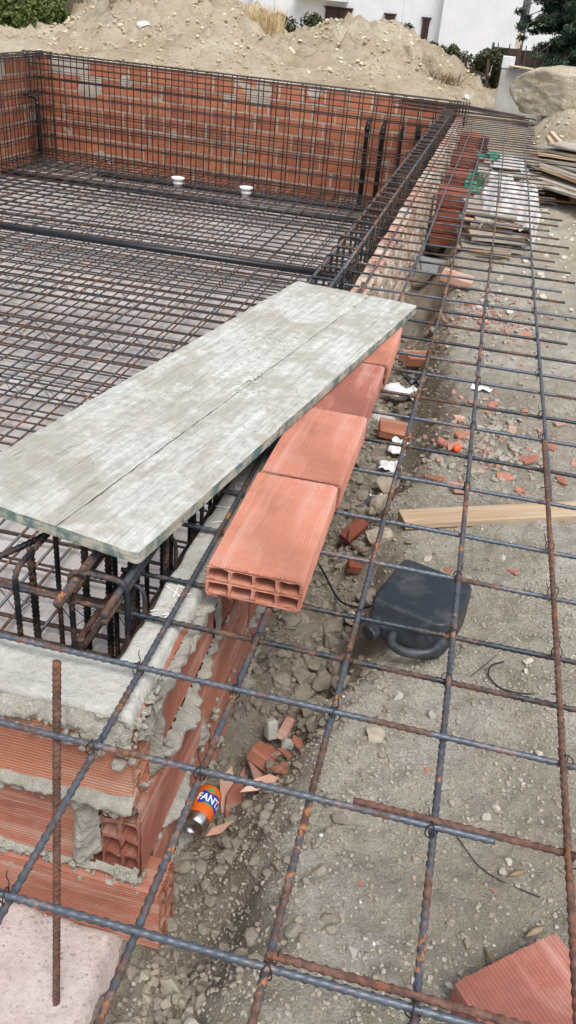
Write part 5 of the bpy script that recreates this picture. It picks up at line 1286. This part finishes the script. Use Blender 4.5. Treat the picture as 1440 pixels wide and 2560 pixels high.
# perforated brick stacks leaning against the outer face
perf_end = curve_brick('perforated_brick', 0.20, 0.10, 0.10, 3, 3, 0.008, [M['stack_clay']], 8, 0.001, 91)
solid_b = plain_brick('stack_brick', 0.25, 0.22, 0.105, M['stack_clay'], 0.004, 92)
for (y0_, ztop, n_, lab) in ((7.9, -0.24, 4, 'nearest low stack of red bricks against the long wall'), (8.75, -0.20, 4, 'second stack of red bricks against the long wall'), (9.6, -0.15, 5, 'third stack of red bricks against the long wall, with perforated ends showing'), (10.8, -0.08, 4, 'farthest stack of red bricks against the long wall')):
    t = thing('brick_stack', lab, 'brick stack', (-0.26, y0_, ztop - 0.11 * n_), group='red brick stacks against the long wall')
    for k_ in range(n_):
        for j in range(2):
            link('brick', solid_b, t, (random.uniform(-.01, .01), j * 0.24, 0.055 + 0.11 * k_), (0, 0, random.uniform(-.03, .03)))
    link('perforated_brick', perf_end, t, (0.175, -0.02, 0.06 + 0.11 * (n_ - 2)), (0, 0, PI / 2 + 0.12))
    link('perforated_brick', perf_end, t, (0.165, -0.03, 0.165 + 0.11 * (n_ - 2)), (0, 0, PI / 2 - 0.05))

# ================================================================== background: boulders, concrete wall, fence, house
def boulder(label, loc, scale, seed, rz, planes=16):
    bv, bf = ico4_v, ico4_f
    r_ = np.random.default_rng(seed); v = bv.copy() * np.array([1, .9, .85]) ** 0.5
    for _ in range(planes):
        n = r_.normal(size=3); n /= np.linalg.norm(n); d = r_.uniform(0.5, 0.85); v = v - n * np.maximum(0, v @ n - d)[:, None]
    nn = v / np.linalg.norm(v, axis=1)[:, None]
    v = v + nn * (0.05 * fbm(v[:, 0] * 2 + seed, v[:, 1] * 2, v[:, 2] * 2, oct=5, seed=seed) + 0.02 * fbm(v[:, 0] * 12, v[:, 1] * 12, v[:, 2] * 12, oct=3, seed=seed))[:, None]
    v = v * np.array(scale)
    o = link('boulder', mesh_np('boulder', v, bf, M['boulder'], True), None, loc, (0, 0, rz)); return tag(o, label, 'boulder')
boulder('large pale limestone boulder perched in front of the grey concrete wall', (0.88, 12.75, 0.245), (0.90, 0.56, 0.42), 17, 0.12)
boulder('brown limestone boulder under the perched one, half buried in the slope', (1.02, 12.35, -0.28), (0.62, 0.45, 0.28), 23, 0.5)
cw = thing('concrete_wall', 'grey concrete wall end with a white block on top, behind the boulder', 'wall', (0.9, 13.75, -0.2))
link('wall_slab', box_mesh('wall_slab', 2.0, 0.14, 0.76, M['concrete'], 0.01), cw, (0.03, 0, 0.32))
link('coping', box_mesh('coping', 1.6, 0.2, 0.02, M['render'], 0.004), cw, (0.33, -0.01, 0.712))
link('end_block', box_mesh('end_block', 0.17, 0.16, 0.15, M['render'], 0.008), cw, (-0.89, 0.0, 0.777))
link('plank', box_mesh('plank', 0.34, 0.16, 0.02, M['wood'], 0.003), cw, (-0.70, -0.09, 0.735), (0, R(3), 0))
hs = thing('house', 'white rendered house with brown shutters behind the soil heap', 'house', (-3, 32, -0.6))
def hbox(name, x0, x1, y0, y1, z0, z1, mat, bev=0.0): return link(name, box_mesh(name, x1 - x0, y1 - y0, z1 - z0, mat, bev), hs, ((x0 + x1) / 2 + 3, (y0 + y1) / 2 - 32, (z0 + z1) / 2 + 0.6))
hbox('facade', -9.5, -3.65, 32.0, 38, -0.6, 7, M['render'], .03); hbox('facade', -3.68, -2.35, 32.35, 38.1, -0.6, 7.02, M['render'], .03); hbox('facade', -2.36, 0.12, 31.9, 38.2, -0.6, 7.04, M['render'], .03)
hbox('balcony_slab', -7.2, -5.45, 31.5, 32.0, 1.12, 1.24, M['render'], .01)
hbox('chimney', -8.6, -7.9, 31.6, 32.0, -0.6, 6, M['render'], .02)
def window(x0, x1, z0, z1, y):
    w_ = thing_part = link('window', box_mesh('window', x1 - x0, 0.06, z1 - z0, M['shutter'], 0.004), hs, ((x0 + x1) / 2 + 3, y - 32, (z0 + z1) / 2 + 0.6))
    link('frame', box_mesh('frame', x1 - x0 + 0.10, 0.09, 0.05, M['shutter'], 0.004), w_, (0, -0.02, (z1 - z0) / 2 + 0.025))
    link('sill', box_mesh('sill', x1 - x0 + 0.16, 0.14, 0.05, M['render'], 0.004), w_, (0, -0.05, -(z1 - z0) / 2 - 0.03))
    for s in (-1, 1): link('shutter', box_mesh('shutter', (x1 - x0) / 2 - 0.02, 0.03, z1 - z0 - 0.04, M['shutter'], 0.004), w_, (s * (x1 - x0) / 4, -0.045, 0))
window(-6.18, -5.30, 0.42, 0.92, 31.97); window(-4.18, -3.86, 0.52, 0.88, 31.97); window(-2.97, -2.74, 0.15, 0.87, 32.32)
# house behind the conifer
hs2 = thing('house', 'second white house mass seen in the gaps of the conifer', 'house', (4.5, 38, -0.6))
link('facade', box_mesh('facade', 8.0, 6, 8, M['render'], 0.03), hs2, (-0.1, 0, 4))
link('window', box_mesh('window', 0.9, 0.1, 1.1, M['shutter'], 0.01), hs2, (0.5, -3.0, 2.6))

# foliage
def leaf_cloud(centers, radii, n, size, seed, squash=1.0, aspect=1.8, up=0.0):
    r_ = np.random.default_rng(seed); k = r_.integers(0, len(centers), n); c = np.asarray(centers, float)[k]; rad = np.asarray(radii, float)[k]
    d = r_.normal(size=(n, 3)); d /= np.linalg.norm(d, axis=1)[:, None]; q = rad[:, None] * (r_.random((n, 1)) ** 0.45) * d; q[:, 2] *= squash
    P = c + q; a = r_.normal(size=(n, 3)); a[:, 2] += up; a /= np.linalg.norm(a, axis=1)[:, None]; b = np.cross(a, r_.normal(size=(n, 3))); b /= np.linalg.norm(b, axis=1)[:, None]
    s = size * (0.6 + 0.8 * r_.random((n, 1))); A_ = a * s * aspect; B_ = b * s
    V = np.stack([P - A_ * .5, P + B_ * .5, P + A_ * .5, P - B_ * .5], 1).reshape(-1, 3)
    return V, np.arange(4 * n).reshape(n, 4)
def shrub(label, name, cat, base, clusters, rad, n, size, seed, mat, trunk=True, group=None, **kw):
    t = thing(name, label, cat, base, group=group)
    r_ = np.random.default_rng(seed); V, F = leaf_cloud(clusters, rad, n, size, seed, **kw)
    link('foliage', mesh_np('foliage', V, F, mat, False), t)
    if trunk:
        A_ = Acc()
        for c in clusters[::max(1, len(clusters) // 9)]:
            v, q, tt = tube_arrays(fillet([(c[0] * .2, c[1] * .2, -0.1), (c[0] * .6, c[1] * .6, c[2] * .5), tuple(c)], .1, 3), 0.015, 5); A_.add(v, q, tt)
        link('stem', A_.mesh('stem', M['bark']), t)
    return t
def clus(n, sx, sy, z0, z1, seed): r_ = np.random.default_rng(seed); return np.stack([r_.uniform(-sx, sx, n), r_.uniform(-sy, sy, n), r_.uniform(z0, z1, n)], 1)
def rads(n, a, b, seed): return np.random.default_rng(seed).uniform(a, b, n)
shrub('bushy olive green shrub at the top left corner', 'shrub', 'shrub', (-9.35, 17.0, -0.1), clus(34, .85, .6, 0.1, 1.0, 1), rads(34, .18, .38, 2), 22000, 0.045, 3, M['leaf'])
shrub('darker green shrub left of the olive one at the very edge', 'shrub', 'shrub', (-11.3, 18.0, 0.0), clus(24, 1.0, .6, 0.1, 1.8, 4), rads(24, .2, .4, 5), 10000, 0.05, 6, M['leaf_dark'])
shrub('dark brown green hedge between the dry grass and the white house', 'hedge', 'hedge', (-4.0, 19.5, -0.1), clus(60, 1.9, .4, 0.1, 0.82, 7), rads(60, .12, .26, 8), 26000, 0.035, 9, M['leaf_dark'])
shrub('thin dark ivy hedge below the house, right of the soil heap', 'hedge', 'hedge', (-0.95, 18.2, -0.35), clus(60, .85, .35, 0.1, 0.86, 10), rads(60, .08, .2, 11), 24000, 0.03, 12, M['leaf_dark'])
shrub('dense background hedge behind the left end of the soil heap', 'hedge', 'hedge', (-8.6, 21.0, 0.0), clus(70, 2.4, .4, 0.2, 2.0, 13), rads(70, .2, .4, 14), 26000, 0.05, 15, M['leaf_dark'])
# green metal fence posts and reeds on the left
fp = thing('fence', 'green wire fence posts in front of the dark hedge at the top left', 'fence', (-8.8, 19.0, 0))
for x in (-0.9, 0.15, 1.2): link('post', tube_mesh('post', [(x, 0, -.2), (x, 0, 1.9)], 0.03, M['leaf_dark'], 8), fp)
link('brace', tube_mesh('brace', [(0.15, 0, 1.4), (0.75, 0, 0.0)], 0.022, M['leaf_dark'], 8), fp)
for z in (0.5, 1.0, 1.5): link('wire', tube_mesh('wire', [(-.9, 0, z), (1.2, 0, z)], 0.006, M['wire'], 5), fp)
def grass(label, name, cat, base, n, rad, h, mat, seed, lean=0.5, w=0.006):
    r_ = np.random.default_rng(seed); V = []; F = []
    for i in range(n):
        a = r_.random() * 2 * PI; rr2 = rad * math.sqrt(r_.random()); x, y = rr2 * math.cos(a), rr2 * math.sin(a) * .7
        hh = h * r_.uniform(.5, 1.1); la = r_.random() * 2 * PI; ll = lean * hh * r_.random(); ww = w * r_.uniform(.6, 1.4); z0 = 0
        p0 = np.array([x, y, -0.05]); p2 = np.array([x + ll * math.cos(la), y + ll * math.sin(la), hh]); p1 = (p0 + p2) / 2 + np.array([0, 0, hh * .15])
        sd_ = np.array([math.sin(la), -math.cos(la), 0]) * ww; k0 = len(V)
        for p, s_ in ((p0, 1), (p1, .8), (p2, .15)): V += [p - sd_ * s_, p + sd_ * s_]
        F += [(k0, k0 + 1, k0 + 3, k0 + 2), (k0 + 2, k0 + 3, k0 + 5, k0 + 4)]
    return tag(link(name, mesh_np(name, np.array(V), np.array(F), mat, False), None, base), label, cat)
grass('tuft of tall dry straw grass on the crest of the soil heap', 'dry_grass', 'grass', (-4.2, 16.2, gz(-4.2, 16.2) - .02), 700, 0.36, 0.40, M['straw'], 5, lean=0.9, w=.004)
grass('smaller dry grass tuft left of the tall one on the heap', 'dry_grass', 'grass', (-4.95, 16.2, gz(-4.95, 16.2) - .02), 300, 0.26, 0.20, M['straw'], 6, lean=1.6, w=.004)
grass('bundle of dead roots sticking out of the left part of the heap', 'dead_roots', 'roots', (-6.55, 15.7, gz(-6.55, 15.7) - .02), 150, 0.26, 0.26, M['root'], 7, lean=2.6, w=.006)
grass('low dry twigs on the ridge at the top left', 'dead_roots', 'roots', (-6.9, 16.8, gz(-6.9, 16.8) - .02), 260, 0.5, 0.25, M['root'], 8, lean=1.8, w=.006)
grass('torn roots and bark on the right slope of the heap', 'dead_roots', 'roots', (-0.95, 14.5, gz(-0.95, 14.5)), 260, 0.30, 0.16, M['root'], 9, lean=2.6, w=.007)
def slabrock(label, loc, sc, rot, seed):
    v = rock_verts(ico3_v, seed, 10, 1.0, .1) * np.array(sc); return tag(link('broken_slab', mesh_np('broken_slab', v, ico3_f, M['boulder'], False), None, loc, rot), label, 'slab')
slabrock('tilted earth crusted slab standing on the right end of the heap', (-1.17, 15.0, 0.36), (0.14, 0.06, 0.36), (0, R(-24), 0), 31)
slabrock('second tilted slab just left of the first one on the heap', (-1.50, 15.3, 0.44), (0.12, 0.08, 0.28), (0, R(-30), 0.2), 32)
RL = ['white rock set in the left face of the soil heap', 'brown rock near the heap crest, left one of two', 'white rock near the heap crest, right one of two', 'brown rock in the saddle of the heap below the dry grass', 'white rock on the lower right of the heap', 'brown rock high on the right hump of the heap', 'white rock at the right foot of the heap above the cage', 'brown rock at the far right foot of the heap, nearer one', 'white rock at the far right foot of the heap, farther one', 'brown rock on the left ridge of the heap']
for i, (x, y, r) in enumerate(((-5.75, 14.6, .13), (-5.7, 16.0, .10), (-5.2, 15.9, .10), (-3.9, 15.1, .07), (-2.5, 14.4, .07), (-3.2, 15.3, .06), (-1.5, 14.2, .08), (-0.65, 13.6, .08), (-0.5, 13.9, .07), (-7.0, 14.6, .08))):
    stone(RL[i], x, y, r, M['boulder'] if i % 2 else M['white_stone'], 150 + i)
grass('brown dry reed screen behind the left ridge of the heap', 'reeds', 'reeds', (-9.3, 19.6, -0.2), 4200, 2.3, 1.25, M['reed'], 15, lean=0.35, w=.010)
# reed fence on the right
rf = thing('fence', 'dark brown brushwood fence with metal posts behind the concrete wall', 'fence', (0.8, 18.4, -0.3))
for k_ in range(10): link('fence_panel', box_mesh('fence_panel', 0.235, 0.04, 1.0, M['wood_dark'], 0.0, jitter=.01, sub=2, seed=k_), rf, (-0.95 + 0.24 * k_, random.uniform(-.02, .02), 0.42 + random.uniform(-.03, .03)))
for k_ in range(14): link('brush_stem', tube_mesh('brush_stem', [(-1.0 + .17 * k_, -.03, -.1), (-1.0 + .17 * k_ + random.uniform(-.05, .05), -.04, 1.0)], 0.012, M['wood_dark'], 5), rf)
link('post', tube_mesh('post', [(-1.14, -.02, -.2), (-1.12, -.02, 1.0)], 0.022, M['wire'], 8), rf); link('post_arm', tube_mesh('post_arm', [(-1.12, -.02, .9), (-1.02, -.02, .92)], 0.02, M['wire'], 8), rf)
# wire-and-board fence under the ivy
bf_ = thing('fence', 'low dark rail fence overgrown by ivy, right of the soil heap', 'fence', (-0.8, 17.6, -0.3))
for k_ in range(4): link('rail', box_mesh('rail', 1.1, 0.03, 0.045, M['wood_dark'], 0.003), bf_, (0, 0, 0.1 + 0.16 * k_), (0, R(12), 0))
for x in (-.4, .1, .5): link('post', box_mesh('post', 0.05, 0.05, 0.9, M['wood_dark'], 0.003), bf_, (x, 0.03, 0.3), (0, R(-6), 0))
# conifer
def conifer(label, base, H, Rr, seed):
    t = thing('conifer_tree', label, 'tree', base); r_ = np.random.default_rng(seed)
    link('trunk', tube_mesh('trunk', [(0, 0, -.3), (0.03, 0, H * .5), (0, 0, H)], np.array([0.16, 0.10, 0.02]), M['bark'], 10), t)
    C = []; RD = []; A_ = Acc(); z = -0.1
    while z < H * 0.98:
        L_ = Rr * (1 - max(0, z) / H) ** 0.75; nb_ = 9
        for b_ in range(nb_):
            a = r_.random() * 2 * PI; l = L_ * r_.uniform(.7, 1.05); tip = np.array([math.cos(a) * l, math.sin(a) * l, z - 0.18 * l + 0.12 * l * r_.random()])
            p = fillet([(0, 0, z), tip * np.array([.5, .5, 0]) + np.array([0, 0, z + .06 * l]), tip], .3, 4)
            v, q, tt = tube_arrays(p, np.linspace(.025, .006, len(p)), 5); A_.add(v, q, tt)
            for s_ in np.linspace(.25, 1, 11):
                i_ = int(s_ * (len(p) - 1)); C.append(p[i_] + r_.normal(size=3) * np.array([.06, .06, .02]) + np.array([0, 0, -.03])); RD.append(.19 * (1.15 - s_ * .65))
        z += 0.17
    link('branches', A_.mesh('branches', M['bark']), t)['kind'] = 'stuff'
    C = np.array(C); RD = np.array(RD); lo_ = C[:, 2] < 2.5
    V1, F1 = leaf_cloud(C[lo_], RD[lo_] * 1.15, 150000, 0.019, seed, squash=.6, aspect=4.5, up=-.4); V2, F2 = leaf_cloud(C[~lo_], RD[~lo_], 40000, 0.024, seed + 1, squash=.6, aspect=4.5, up=-.4)
    V = np.vstack([V1, V2]); F = np.vstack([F1, F2 + len(V1)]); o = link('needles', mesh_np('needles', V, F, M['needle'], False), t)
conifer('tall dark green conifer at the upper right, branches reaching left over the fence', (1.40, 19.0, -0.75), 6.8, 1.85, 5)
